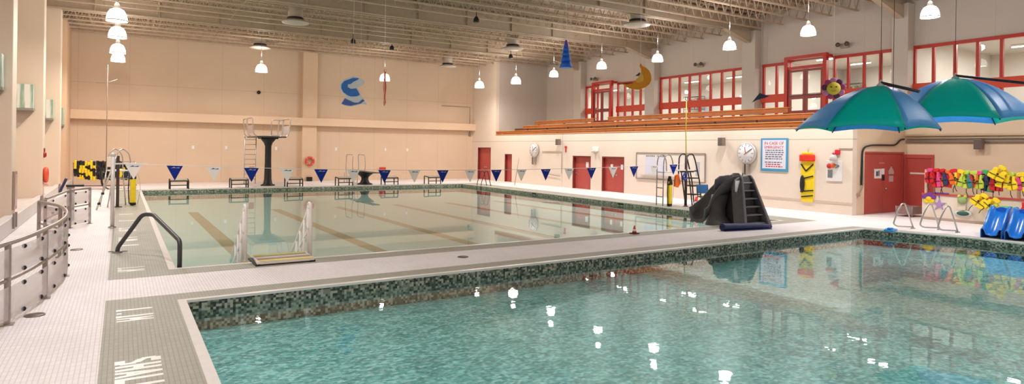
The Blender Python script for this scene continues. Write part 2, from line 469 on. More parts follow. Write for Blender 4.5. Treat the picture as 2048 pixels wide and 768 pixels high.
# ------------------------------------------------------------------ walls
WFAR = wall_mat('far_wall_paint', (224, 198, 172), [(0, 2.65, .4, .03), (2, 6.2, 6.2, .04)], dark=.86)
WRIGHT = wall_mat('right_wall_paint', (234, 218, 202), [(2, 100, 3.05, .035), (1, 100, 33.3, .03)], dark=.62)
WGAL = wall_mat('gallery_wall_paint', (212, 200, 190), [(1, 2.6, .6, .025)], dark=.9)
WSIDE = wall_mat('side_wall_paint', (226, 200, 172), [], dark=.8)
WLEFT = wall_mat('left_wall_paint', (232, 212, 192), [], dark=.8)
mb = MB().box(-4.7, XG+.2, YF, YF+.25, 0, ZC)
struct(mb.build('wall_far', WFAR))
struct(MB().box(-2.6, 25, YF-.62, YF, 3.95, 4.5).build('trim_6', wall_mat('ledge_paint', (232, 202, 172)), bevel=.02))
struct(MB().box(10.9, 11.9, YF-.38, YF, 0, ZC-.8).build('trim_7', wall_mat('pilaster_paint', (230, 200, 170))))
# right lower wall with door recesses cut out
DR = [(42.75, 44.9, 2.58), (39.6, 40.65, 2.1), (30.35, 32.2, 2.1), (27.3, 29.3, 2.1)]
mb = MB(); ys = [YC]
segs = []; last = YC
for y0, y1, h in sorted(DR):
    mb.box(XR, XR+.3, last, y0, 0, 3.6); mb.box(XR, XR+.3, y0, y1, h, 3.6); last = y1
mb.box(XR, XR+.3, last, YF, 0, 3.6)
mb.box(XR, XR+.3, 42.06, YF, 3.6, ZC)
struct(mb.build('wall_right', WRIGHT))
struct(MB().box(XR+.3, XG, 42.06, 42.3, 3.6, ZC).build('wall_gallery_end', WGAL))
# door wall facing the camera and the side wall
mb = MB(); mb.box(XR+.3, 25.62, YC, YC+.25, 0, 3.6); mb.box(25.62, XS, YC, YC+.25, 2.56, 3.6); mb.box(27.7, XG, YC, YC+.25, 3.6, 4.38)
mb.box(25.62, XS, YC+.14, YC+.25, 0, 2.56)
struct(mb.build('wall_doors', WSIDE))
mb = MB(); mb.box(XS, XS+.2, YB, YC, 0, 4.35); mb.box(XS, XG, YB, YC, 4.3, 4.38)
struct(mb.build('wall_side', WSIDE))
# gallery stepped floor
mb = MB()
for x0, x1, z in ((XR+.31, 25.45, 3.6), (25.45, 26.55, 3.82), (26.55, 27.7, 4.1), (27.7, XG, 4.38)):
    mb.box(x0, x1, YC+.26, 42.05, z-.25, z)
mb.box(XG+.01, 38, YB, 42.05, 4.2, 4.36)
struct(mb.build('floor_gallery', mat('gallery_concrete', (188, 176, 164), .7, vary=.04)))
mb = MB()
for x, z0, z1 in ((25.43, 3.6, 3.82), (26.53, 3.82, 4.1), (27.68, 4.1, 4.38)): mb.box(x, x+.018, YC+.26, 42.05, z0, z1)
struct(mb.build('trim_12', mat('riser_brown', (112, 66, 36), .6, vary=.1)))
# gallery upper wall above / between windows
BAYS = [(30.37, 36.95), (22.77, 29.33), (14.65, 21.68), (-6.0, 14.07)]
mb = MB(); mb.box(XG, XG+.25, YB, 42.06, 7.2, ZC)
lasty = YB
for y0, y1 in sorted(BAYS):
    mb.box(XG, XG+.25, lasty, y0, 4.3, 7.2); lasty = y1
mb.box(XG, XG+.25, lasty, 42.06, 4.3, 7.2)
struct(mb.build('wall_gallery_back', WGAL))
for i, y in enumerate((37.35, 29.75, 22.2, 14.35)):
    w = .42 if i < 3 else .34
    struct(MB().box(XG-.55, XG, y-w, y+w, 4.3, 9.1).build('trim_%d' % (13+i), wall_mat('column_paint', (206, 196, 186)), bevel=.015))
# rear, left walls
struct(MB().box(-4.7, XG+.2, YB-.25, YB, 0, ZC).build('wall_rear', WSIDE))
struct(MB().box(-4.7, -4.45, YB, YF, 0, ZC).build('wall_left', WLEFT))
for i, y in enumerate((-1.9, 6.2, 14.3, 22.35, 30.45, 38.4)):
    struct(MB().box(-4.45, XL, y, y+.75, 0, 9.3).build('wall_fin_%d' % (i+1), WLEFT, bevel=.02))
# far end of the left side: wall comes out to the fin line
struct(MB().box(-4.45, XL+.0, 42.2, YF, 0, 9.3).build('wall_fin_7', wall_mat('left_far_paint', (226, 192, 160))))
# raised ledges behind the rail (base of the left wall)
LEDGE = tile_mat('ledge_tile', (232, 226, 224), (206, 198, 196), .05, .05, rough=.4)
mb = MB(); mb.box(-4.45, -2.75, YB, 42.2, 0, .32)
struct(mb.build('floor_left_ledge', LEDGE))
mb = MB(); mb.box(-2.75, -2.5, YB, 38.4, 0, .42)
struct(mb.build('wall_ledge_curb', LEDGE, bevel=.02))
struct(MB().box(-2.75, -2.45, 38.4, YF, 0, .3).build('wall_ledge_curb_end', LEDGE, bevel=.02))

# ------------------------------------------------------------------ ceiling
def deck_mat():
    m = mat('roof_deck_paint', (168, 148, 128), .6, vary=.10, scale=.8)
    nt = m.node_tree; b = nt.nodes['Principled BSDF']
    tc = nt.nodes.new('ShaderNodeTexCoord'); w = nt.nodes.new('ShaderNodeTexWave')
    w.bands_direction = 'X'; w.inputs['Scale'].default_value = 2.2; w.inputs['Distortion'].default_value = 0
    bp = nt.nodes.new('ShaderNodeBump'); bp.inputs['Strength'].default_value = .9; bp.inputs['Distance'].default_value = .05
    nt.links.new(tc.outputs['Object'], w.inputs[0]); nt.links.new(w.outputs[1], bp.inputs['Height']); nt.links.new(bp.outputs[0], b.inputs['Normal'])
    return m
struct(MB().box(-4.7, XG+.2, YB, YF+.2, ZC, ZC+.2).build('ceiling', deck_mat()))
JST = mat('joist_paint', (196, 174, 150), .55, vary=.05)
def joist_mesh():
    mb = MB(); x0, x1 = -4.4, XG-.05; zb, zt = 9.15, 9.9
    for dy in (-.035, .035):
        mb.box(x0+.5, x1-.4, dy-.022, dy+.022, zb-.03, zb+.03)
        mb.box(x0, x1, dy-.03, dy+.03, zt-.03, zt+.03)
    p = .62; n = int((x1-x0-.4)/p)
    for k in range(n):
        a = x0+.2+k*p
        mb.bar((a, 0, zt), (a+p/2, 0, zb), .035); mb.bar((a+p/2, 0, zb), (a+p, 0, zt), .035)
    return mb
jm = None
cols_y = [-1.5, 6.2, 14.35, 22.2, 29.75, 37.35]
jy = []
allc = cols_y + [45.4]
y = -6.0
while y < 45.6:
    if min(abs(y-c) for c in cols_y) > .55: jy.append(y)
    y += 1.31
for k, y in enumerate(jy):
    if k == 0:
        jm = joist_mesh().build('roof_joist', JST)
        j = jm
    else:
        j = jm.copy(); COL.objects.link(j)
    j.location = (0, y, 0)
    tag(j, 'cream open-web steel roof joist spanning the pool hall under the roof deck', 'roof joist', 'open-web steel roof joists')
gm = None
for k, y in enumerate(cols_y):
    if gm is None:
        g = MB()
        g.box(-4.4, XG-.55, -.1, .1, 9.0, 9.06); g.box(-4.4, XG-.05, -.16, .16, 9.82, 9.9); g.box(-4.4, XG-.05, -.03, .03, 9.0, 9.88)
        g.prism([(XG-2.6, 9.0), (XG-.56, 9.0), (XG-.56, 8.45)], -.15, .15)
        for q in range(12): g.box(-4+q*2.8, -3.97+q*2.8, -.15, .15, 9.05, 9.85)
        gm = g.build('roof_girder', mat('girder_paint', (192, 174, 152), .55, vary=.05)); g = gm
    else:
        g = gm.copy(); COL.objects.link(g)
    g.location = (0, y, 0)
    tag(g, 'deep solid cream steel girder meeting a wall column, between the open joists', 'girder', 'solid roof girders')
# bridging rods and conduits along the hall
for k, x in enumerate((1.5, 4.9, 8.6, 12.5, 16.2, 19.6, 22.9, 26.6)):
    mb = MB()
    yy = [y for y in sorted(jy+cols_y)]
    mb.cyl((x, -6, 9.28), (x, 45.8, 9.28), .01, 6)
    for a, b in zip(yy[:-1], yy[1:]):
        if k % 2 == 0: mb.bar((x, a, 9.85), (x, b, 9.2), .02); mb.bar((x, a, 9.2), (x, b, 9.85), .02)
    tag(mb.build('bridging_rod', JST), 'thin cream bridging rod tying the roof joists together', 'bridging', 'bridging rods between roof joists')
# round air diffusers
def diffuser(x, y, label):
    t = thing('ceiling_diffuser', label, 'air diffuser', (x, y, 8.5), group='round air diffusers in the roof')
    MB().lathe([(.36, .1), (.36, 1.35)], n=24).build('duct', mat('duct_paint', (176, 164, 148), .5), t)
    MB().lathe([(.2, .0), (.62, .06), (.66, .1), (.48, .2), (.36, .24)], n=28).build('disc', mat('diffuser_white', (188, 176, 164), .5), t)
    MB().lathe([(.37, .22), (.39, .24), (.39, .32), (.37, .34)], n=24).build('slot_ring', DARK, t)
for x, y, l in [(7.25, 32.0, 'round white air diffuser over the lap pool, above the wave cut-out'), (7.3, 41.6, 'round air diffuser near the far wall, above the diving tower'),
                (20.2, 32.4, 'round air diffuser over the far right lanes, left of the blue spire'), (20.7, 42.4, 'round air diffuser in the far right corner, above the lamps'),
                (21.2, 22.6, 'round air diffuser above the orange moon')]:
    diffuser(x, y, l)
# small dark spot fittings hung from the joists
def spot(x, y, label):
    t = thing('ceiling_speaker', label, 'speaker', (x, y, 8.75), group='small dark fittings under the roof')
    MB().lathe([(.05, .16), (.13, .05), (.15, -.12), (.12, -.14)], n=14).build('housing', BLACK, t)
    MB().cyl((0, 0, .14), (0, 0, .42), .02).build('stem', DARK, t)
for x, y, l in [(11.6, 36.5, 'small dark speaker hanging above the coral cut-out'), (14.4, 37.5, 'small dark speaker hanging from a joist mid hall'),
                (14.6, 26.8, 'small dark speaker hanging right of mid hall, nearest of the dark fittings'), (22.3, 36.0, 'small dark speaker over the corner lamp')]:
    spot(x, y, l)

# ------------------------------------------------------------------ pendant lamps
LAMP = emit_mat('lamp_glow', (255, 246, 234), 7.0)
LAMPC = emit_mat('lamp_glow_cool', (255, 252, 252), 7.0)
def pendant(x, y, z, label, cool=False, power=260, warm=(1.0, .86, .70)):
    k = .74 if cool else .93
    t = thing('pendant_lamp', label, 'lamp', (x, y, z), group='high-bay pendant lamps')
    MB().lathe([(a*k, b*k) for a, b in [(.37, 0), (.365, .03), (.35, .16), (.31, .30), (.24, .42), (.13, .48)]], n=28, caps=False).build('lamp_shade', LAMPC if cool else LAMP, t, solid=.01)
    MB().lathe([(a*k, b*k) for a, b in [(.12, .47), (.12, .5), (.09, .66), (.04, .72)]], n=18).build('ballast_housing', mat('ballast_grey', (190, 180, 168), .4, .3), t)
    MB().lathe([(a*k, b*k) for a, b in [(.375, -.015), (.385, 0), (.38, .03), (.37, .03)]], n=28, caps=False).build('rim', mat('lamp_rim', (240, 236, 228), .3), t)
    MB().cyl((0, 0, .7*k), (0, 0, 9.15-z), .012, 6).build('hanger_rod', GREYSTEEL, t)
    L = bpy.data.lights.new('pendant_light', 'AREA'); L.shape = 'DISK'; L.size = .62*k; L.energy = power*.62; L.color = warm; L.spread = math.radians(170)
    lo = bpy.data.objects.new('pendant_light', L); COL.objects.link(lo); lo.parent = t; lo.location = (0, 0, .02)
    P = bpy.data.lights.new('pendant_up', 'POINT'); P.energy = power*.35; P.color = warm; P.shadow_soft_size = .15
    po = bpy.data.objects.new('pendant_up', P); COL.objects.link(po); po.parent = t; po.location = (0, 0, .95)
    return t
WARM = (1.0, .92, .85); COOLC = (1.0, .965, .95)
for x, y, l in [(-.19, 27.3, 'glowing dome lamp, nearest of the left-hand column of lamps'), (-.19, 31.55, 'glowing dome lamp, second down in the left-hand column'),
                (-.2, 36.9, 'glowing dome lamp, third down in the left-hand column'), (-.2, 40.55, 'glowing dome lamp at the far left corner, lowest of the stacked lamps'),
                (7.22, 40.6, 'glowing dome lamp alone above the diving tower'), (15.08, 40.5, 'glowing dome lamp behind the thin coral cut-out'),
                (22.4, 40.5, 'glowing dome lamp at the far wall right end'), (23.0, 36.4, 'glowing dome lamp in front of the grey gallery end wall')]:
    pendant(x, y, 7.0, l, False, 260, WARM)
for x, y, l in [(22.6, 31.4, 'glowing dome lamp just left of the blue spire cut-out'), (22.45, 26.7, 'glowing dome lamp right of the blue spire cut-out'),
                (22.9, 22.9, 'glowing dome lamp right above the orange moon'), (22.66, 18.3, 'white dome lamp above the middle red window row'),
                (22.3, 14.35, 'white dome lamp above the glazed gallery door'), (22.54, 10.2, 'large white dome lamp above the blue and green canopies')]:
    pendant(x, y, 7.0, l, True, 260, COOLC)
for x, y in [(-.2, 22.5), (-.2, 17.5), (-.2, 12), (-.2, 6.5), (-.2, 1), (22.5, 5.5), (22.5, .5), (22.5, -4), (11, 1.5), (11, -4)]:  # side rows run on unseen; the mid-hall pair is added fill for the canopies
    pendant(x, y, 7.0, 'unseen dome lamp, continuing a side row or added mid hall as fill', True, 190, COOLC)

# ------------------------------------------------------------------ gallery windows
GLASS = glass_mat('window_glass', (.93, .96, .95, 1))
def window(idx, y0, y1, skip=None):
    r = thing('window_%d' % idx, None, None, (0, 0, 0)); r['kind'] = 'structure'
    mb = MB(); n = max(1, round((y1-y0)/.81)); s = (y1-y0)/n
    mb.box(XG-.06, XG+.1, y0, y1, 7.1, 7.24)
    mb.box(XG-.06, XG+.1, y0, y1, 4.36, 4.46)
    for k in range(n+1):
        y = y0+k*s; y = min(max(y, y0+.06), y1-.06)
        mb.box(XG-.04, XG+.1, y-.055, y+.055, 4.38, 7.18)
    mb.build('window_frame', RED, r, bevel=.008)
    MB().box(XG-.10, XG+.04, y0-.02, y1+.02, 5.16, 5.58).build('mid_panel', REDBAND, r, bevel=.01)
    MB().box(XG+.055, XG+.065, y0, y1, 4.4, 7.15).build('pane', GLASS, r)
window(1, 35.55, 36.95); window(2, 30.37, 33.45)
window(3, 22.8, 29.3)
window(4, 19.98, 21.68); window(5, 14.7, 17.7)
window(6, -1.5, 14.05)
def gallery_door(idx, y0, y1):
    r = thing('door_%d' % idx, None, None, (0, 0, 0)); r['kind'] = 'structure'
    x = XG-.5
    f = MB()
    f.box(x-.1, x+.12, y0-.02, y0+.17, 4.38, 7.36); f.box(x-.1, x+.12, y1-.17, y1+.02, 4.38, 7.36)
    f.box(x-.107, x+.126, y0-.027, y1+.027, 7.23, 7.385); f.box(x-.06, x+.1, y0+.01, y1-.01, 6.72, 6.86)
    for yy in (y0+.06, y1-.06): f.box(x, XG, yy-.05, yy+.05, 7.2, 7.34); f.box(x, XG, yy-.05, yy+.05, 4.4, 4.5)
    f.build('door_frame', RED, r, bevel=.01)
    ym = (y0+y1)/2
    for a, b in ((y0+.18, ym-.01), (ym+.01, y1-.18)):
        m = MB(); m.box(x-.03, x+.03, a, a+.12, 4.4, 6.7); m.box(x-.03, x+.03, b-.12, b, 4.4, 6.7)
        m.box(x-.026, x+.026, a+.01, b-.01, 6.58, 6.69); m.box(x-.026, x+.026, a+.01, b-.01, 5.2, 5.45); m.box(x-.026, x+.026, a+.01, b-.01, 4.41, 4.62)
        lf = m.build('door_leaf', mat('leaf_maroon', (150, 60, 58), .4), r, bevel=.006)
        MB().box(x-.005, x+.005, a+.1, b-.1, 4.6, 6.6).build('pane', GLASS, lf)
        MB().cyl((x-.09, a+.08, 5.4), (x-.09, b-.08, 5.4), .025, 8).build('push_bar', STEEL, lf)
gallery_door(1, 33.45, 35.55); gallery_door(2, 17.72, 19.96)
# rooms behind the gallery glass
WINT = wall_mat('gallery_room_paint', (224, 216, 208), [(1, 3, .2, .03)], dark=.9)
struct(MB().box(37.5, 37.7, YB, 42, 4.3, 7.6).build('wall_gallery_room', WINT))
mb = MB()
for y in (42.0, 21.9, 14.2, YB): mb.box(XG+.25, 37.5, y-.1, y, 4.3, 7.6)
struct(mb.build('wall_room_divider', WINT))
struct(MB().box(XG+.2, 37.7, YB, 42, 7.55, 7.7).build('ceiling_gallery_room', mat('room_ceiling', (206, 200, 192), .7, vary=.03)))
TUBE = emit_mat('tube_glow', (255, 252, 248), 6)
n = 0
for x in (31.6, 34.6):
    for y in (39.5, 35, 31.2, 27.5, 23.8, 19.2, 16.3, 11.6, 8.2, 4.2):
        t = thing('fluorescent_light', 'white fluorescent tube light seen through the gallery glass', 'ceiling light', (x, y, 7.42), group='tube lights in the rooms behind the gallery glass')
        MB().box(-.09, .09, -.62, .62, .04, .12).build('housing', WHITE, t)
        MB().box(-.06, .06, -.6, .6, 0, .04).build('tube', TUBE, t)
        L = bpy.data.lights.new('tube_light', 'AREA'); L.shape = 'RECTANGLE'; L.size = .12; L.size_y = 1.2; L.energy = 90; L.color = (1, .97, .93)
        lo = bpy.data.objects.new('tube_light', L); COL.objects.link(lo); lo.parent = t; lo.location = (0, 0, -.01)
        n += 1
# fitness-room shelving etc. behind the glass
def shelf_unit(y, w, label, c):
    t = thing('storage_rack', label, 'rack', (36.9, y, 4.36))
    f = MB()
    for yy in (-w/2, w/2):
        for xx in (-.25, .25): f.box(xx-.02, xx+.02, yy-.02, yy+.02, 0, 2.3)
    f.build('frame', GREYSTEEL, t)
    for z in (.3, .8, 1.3, 1.8, 2.25): MB().box(-.26, .26, -w/2, w/2, z, z+.04).build('shelf', mat('rack_shelf', (120, 118, 116), .5), t)
    b = MB()
    q = -w/2+.1
    while q < w/2-.25:
        for z in (.34, .84, 1.34, 1.84):
            if random.random() < .75:
                h = random.uniform(.12, .34); b.box(-.2, .2, q, q+random.uniform(.12, .24), z, z+h)
        q += .27
    b.build('stored_goods', mat(c[0], c[1], .6, vary=.3, scale=4), t)
shelf_unit(20.9, 1.3, 'loaded storage rack seen through the glass left of the near gallery door', ('goods_a', (140, 150, 110)))
shelf_unit(16.2, 2.6, 'loaded storage rack seen through the glass right of the near gallery door', ('goods_b', (120, 120, 118)))
shelf_unit(24.3, 2.4, 'loaded storage rack seen through the right panes of the middle window row', ('goods_c', (150, 145, 140)))
shelf_unit(33.0, 1.6, 'loaded storage rack behind the far gallery door', ('goods_d', (170, 130, 120)))
for k, (y, z, c, l) in enumerate([(27.6, 4.6, (120, 150, 200), 'blue exercise board leaning in the room behind the middle windows'), (26.6, 4.6, (80, 130, 110), 'green exercise board in the room behind the middle windows'),
                       (31.6, 4.6, (140, 160, 220), 'pale blue board in the room behind the far windows')]):
    tag(MB().box(36.6, 36.68, y-.4, y+.4, z-.24, z+.9).build('exercise_board', mat('board_%d' % k, c, .5), bevel=.01), l, 'board')
t = thing('framed_poster', 'black and white framed poster on the room wall behind the near windows', 'poster', (37.42, 6.1, 6.2))
MB().box(0, .06, -.55, .55, -.6, .6).build('frame', GREYSTEEL, t, bevel=.01)
MB().box(-.01, .01, -.46, .46, -.5, .5).build('print', mat('print_bw', (110, 110, 112), .5, vary=.8, scale=3), t)
# emergency twin-head lamps on the gallery wall
for y, l in ((25.95, 'twin-head emergency light above the middle red windows'), (35.8, 'twin-head emergency light above the far gallery door'), (17.1, 'twin-head emergency light above the near gallery door')):
    t = thing('emergency_light', l, 'emergency light', (XG-.02, y, 7.66), group='emergency lights on the gallery wall')
    MB().box(-.12, 0, -.2, .2, -.1, .12).build('housing', mat('em_beige', (176, 160, 140), .5), t, bevel=.01)
    for s in (-1, 1): MB().lathe([(.03, 0), (.10, -.07), (.11, -.13), (.0, -.12)], (-.16, s*.22, .06), 12, 'X').build('lamp_head', mat('em_dark', (92, 84, 72), .4), t)

# ------------------------------------------------------------------ bleachers
def bench(x, y0, y1, z0, z1, zf, label, group='orange wooden gallery benches'):
    t = thing('bleacher_bench', label, 'bench', (x, (y0+y1)/2, zf), group=group); h = (y1-y0)/2
    MB().box(0, .045, -h, h, z0-zf, z1-zf).build('front_board', mat('bench_front', (168, 94, 40), .45, vary=.12, scale=2), t, bevel=.008)
    MB().box(-.03, .34, -h, h, z1-zf, z1-zf+.05).build('seat', mat('bench_seat', (198, 126, 62), .4, vary=.1, scale=2), t, bevel=.008)
    n = int(2*h/2.4)
    for k in range(n+1):
        y = -h+.3+(2*h-.6)*k/max(1, n)
        MB().box(.1, .26, y-.03, y+.03, .002, z1-zf).build('support', GREYSTEEL, t)
bench(24.78, YC+.1, 42.0, 3.64, 3.79, 3.6, 'front orange bench board along the gallery edge')
bench(25.8, YC+.1, 39.7, 4.02, 4.2, 3.82, 'second orange bench row, one step up')
bench(26.9, 32.75, 39.8, 4.38, 4.58, 4.1, 'top orange bench left of the far gallery door')
bench(26.9, 18.3, 31.3, 4.38, 4.6, 4.1, 'long top orange bench between the two gallery doors')
MB_ = MB()
ZP = mat('bracket_grey', (196, 186, 178), .5)
# long thin conduit and steel edge on the lower wall
tag(MB().box(XR-.03, XR-.002, YC, 42.0, 3.54, 3.6).build('edge_strip', mat('edge_orange', (214, 140, 90), .5)), 'pale orange steel nosing under the gallery front bench', 'edging')

# ------------------------------------------------------------------ doors, lower wall
def red_door(idx, y0, y1, h, double, papers=()):
    r = thing('door_%d' % idx, None, None, (XR+.2, (y0+y1)/2, 0)); r['kind'] = 'structure'
    w = (y1-y0)/2
    f = MB(); f.box(-.18, .06, -w, -w+.07, 0, h); f.box(-.18, .06, w-.07, w, 0, h); f.box(-.184, .064, -w+.004, w-.004, h-.08, h-.002)
    f.build('door_frame', DOORFRAME, r)
    spans = ((-w+.07, -.005), (.005, w-.07)) if double else ((-w+.07, w-.07),)
    for a, b in spans:
        lf = MB().box(0, .045, a, b, .01, h-.08).build('door_leaf', DOORRED, r, bevel=.004)
        MB().box(-.03, 0, a+.06 if a > -.1 else b-.22, a+.22 if a > -.1 else b-.06, .95, 1.05).build('handle', STEEL, lf)
    for (py, pz, pw, ph) in papers: MB().box(-.008, 0, py-pw/2, py+pw/2, pz-ph/2, pz+ph/2).build('notice', PAPER, r)
red_door(3, 42.75, 44.9, 2.58, True); red_door(4, 39.6, 40.65, 2.1, False)
red_door(5, 30.35, 32.2, 2.1, False, [(-.35, 1.55, .26, .34)]); red_door(6, 27.3, 29.3, 2.1, True, [(.3, 1.5, .2, .3), (-.6, 1.5, .2, .3)])
# big double door facing the camera
r = thing('door_7', None, None, (0, YC+.1, 0)); r['kind'] = 'structure'
f = MB(); f.box(25.62, 25.69, -.1, .04, 0, 2.56); f.box(XS-.08, XS-.005, -.1, .04, 0, 2.56); f.box(25.624, XS-.009, -.104, .036, 2.49, 2.556)
f.build('door_frame', DOORRED, r)
for a, b in ((25.69, 27.12), (27.13, XS-.08)):
    lf = MB().box(a, b, -.06, 0, .01, 2.49).build('door_leaf', DOORRED, r, bevel=.004)
    if a > 27: MB().lathe([(.0, -.13), (.045, -.12), (.03, -.07), (.03, -.05)], (27.28, 0, 1.02), 12, 'Y').build('door_knob', STEEL, lf)
SIGNW = mat('sign_white', (232, 228, 226), .5)
sg = MB().box(26.42, 26.98, -.075, -.062, 1.45, 1.85).build('pictogram_sign', SIGNW, r)
MB().box(26.56, 26.68, -.08, -.074, 1.55, 1.75).build('sign_mark', NAVYF, sg); MB().box(26.72, 26.8, -.08, -.074, 1.55, 1.78).build('sign_mark', mat('mark_grey', (90, 90, 110), .5), sg)
MB().box(27.0, 27.2, -.075, -.062, 1.62, 1.86).build('small_notice', PAPER, r); MB().box(27.02, 27.22, -.075, -.062, 1.36, 1.58).build('black_notice', BLACK, r)
sg = MB().prism([(27.55, 1.62), (27.95, 1.62), (27.95, 1.75), (27.85, 1.85), (27.75, 1.95), (27.65, 1.85), (27.55, 1.75)], -.075, -.062).build('arrow_sign', mat('sign_grey', (196, 170, 170), .5), r)
MB().box(27.58, 27.92, -.075, -.062, 1.3, 1.55).build('grey_notice', mat('sign_grey', (196, 170, 170), .5), r)
MB().box(26.75, 27.2, -.075, -.062, 2.05, 2.13).build('closer_plate', mat('closer', (196, 120, 110), .5), r)
r = thing('door_8', None, None, (XS-.03, 13.35, 0)); r['kind'] = 'structure'
f = MB(); f.box(-.05, .02, -.58, -.5, 0, 2.46); f.box(-.05, .02, .5, .58, 0, 2.46); f.box(-.054, .024, -.584, .584, 2.31, 2.464); f.build('door_frame', DOORRED, r)
MB().box(-.02, .02, -.5, .5, .01, 2.3).build('door_leaf', mat('door_red_dull', (178, 72, 62), .5), r)
MB().box(-.035, -.021, -.4, .33, 1.63, 1.7).build('name_strip', mat('strip_cream', (226, 205, 190), .5), r)

# pace clocks
def clock(y, label):
    t = thing('pace_clock', label, 'clock', (XR-.02, y, 2.42))
    MB().lathe([(.50, 0), (.52, -.10), (.48, -.16), (.44, -.16)], n=40, axis='X').build('casing', mat('clock_rim', (198, 190, 186), .35, .3), t)
    MB().lathe([(.0, -.166), (.43, -.166), (.43, -.16)], n=40, axis='X').build('dial', mat('clock_dial', (236, 232, 232), .4), t)
    mb = MB()
    for k in range(12):
        a = k*PI/6; mb.obox((-.17, .36*math.sin(a), .38*math.cos(a)), (.006, .025, .09), (-a, 0, 0))
    mb.build('hour_marks', mat('mark_grey2', (120, 112, 120), .5), t)
    MB().bar((-.185, .08, -.06), (-.185, -.34, .22), .03, .012).build('hand', BLACK, t)
    MB().bar((-.178, 0, 0), (-.178, .06, .3), .03, .012).build('hand', REDF, t)
    MB().box(-.18, 0, -.12, -.02, -1.0, -.5).build('mounting_tube', STEEL, t); MB().box(-.18, 0, .06, .16, -1.0, -.5).build('mounting_tube', STEEL, t)
clock(18.85, 'large round pace clock on the right wall above the grey slide')
clock(36.5, 'round pace clock on the right wall between the far red doors')
# banner-emergency sign
t = thing('safety_sign', 'white notice board with blue border and red heading beside the pace clock', 'sign', (XR-.01, 17.47, 2.37))
MB().box(-.03, 0, -.68, .68, -.74, .74).build('frame', mat('sign_blue', (70, 150, 190), .45), t)
MB().box(-.036, -.03, -.59, .59, -.62, .66).build('board', mat('sign_board', (226, 226, 238), .5), t)
TR = mat('sign_red', (196, 44, 60), .5); TB = mat('sign_text_grey', (104, 96, 120), .5)
for body, z, s_, m_ in (('IN CASE OF', .51, .19, TR), ('EMERGENCY', .33, .17, TR)):
    text_mesh(body, s_, m_, 'heading', (-.038, 0, z), (PI/2, 0, -PI/2), parent=t)
for k in range(8):
    z = .2-k*.095-(.06 if k > 4 else 0); mb = MB(); y = .46-.06*random.random(); end = -.46+.12*random.random()
    while y > end:
        w = random.uniform(.05, .16); mb.box(-.039, -.036, y-w, y, z-.022, z+.022); y -= w+.035
    mb.build('text_line', TR if k > 5 else TB, t)
# whiteboard
t = thing('whiteboard', 'long framed whiteboard on the right wall beside the lifeguard chair', 'whiteboard', (XR-.01, 23.8, 1.64))
mb = MB()
for a, b in (((-.02, -2.45, -.72), (-.02, 2.45, -.72)), ((-.02, -2.45, .72), (-.02, 2.45, .72)), ((-.02, -2.45, -.72), (-.02, -2.45, .72)), ((-.02, 2.45, -.72), (-.02, 2.45, .72))): mb.bar(a, b, .05, .05)
mb.build('frame', mat('wb_frame', (150, 138, 128), .45), t)
MB().box(-.012, 0, -2.43, 2.43, -.7, .7).build('board', mat('wb_white', (236, 224, 214), .3), t)
MB().box(-.08, -.01, -1.1, 2.1, -.52, -.48).build('pen_tray', mat('wb_tray', (210, 200, 190), .4), t)
for (a, b, c, d, m_) in ((1.0, 1.75, -.45, .5, 'p1'), (.2, .92, -.45, .5, 'p2'), (-2.1, -1.85, -.4, .3, 'p3'), (-.4, -.1, -.3, .1, 'p4')):
    MB().box(-.02, -.012, a, b, c, d).build('paper_sheet', mat('wb_'+m_, {'p1': (216, 216, 232), 'p2': (220, 220, 236), 'p3': (186, 180, 190), 'p4': (226, 214, 226)}[m_], .6), t)
for y0, y1 in ((1.0, 1.75), (.2, .92)):
    y = y1-.05; mb = MB()
    while y > y0+.05:
        w = random.uniform(.05, .12); mb.box(-.024, -.02, y-w, y, .53, .58); y -= w+.04
    mb.build('heading_writing', TB, t)
# marked panel outline on wall near far clock
t = thing('wall_screen', 'faint cream framed panel on the right wall between clock and red door', 'panel', (XR-.01, 34.45, 1.4))
mb = MB()
for a, b in (((-.02, -1.1, .95), (-.02, 1.2, .95)), ((-.02, -1.1, -.5), (-.02, -1.1, .95))): mb.bar(a, b, .04, .04)
mb.build('frame', mat('panel_frame', (196, 180, 166), .5), t)
MB().cyl((-.06, 1.0, -.55), (-.06, -1.0, -.68), .02).build('rail', GREYSTEEL, t)
# wall speakers
def wall_speaker(loc, rz, label):
    t = thing('wall_speaker', label, 'speaker', loc, rz)
    MB().prism([(-.14, -.2), (.14, -.2), (.14, .2), (-.14, .2)], -.34, -.1).build('cabinet', mat('spk_brown', (128, 112, 100), .6), t, bevel=.02)
    MB().box(-.12, .12, -.355, -.34, -.17, .17).build('grille', mat('spk_grille', (104, 92, 84), .8), t)
    MB().box(-.03, .03, -.12, 0, -.03, .03).build('bracket', DARK, t)
wall_speaker((XR, 20.2, 2.96), -PI/2, 'grey wall speaker above the lifeguard chair')
wall_speaker((XR, 33.5, 2.98), -PI/2, 'small grey wall speaker above the framed panel')
wall_speaker((XS, 11.1, 2.9), -PI/2, 'brown wall speaker under the pipes on the near side wall')
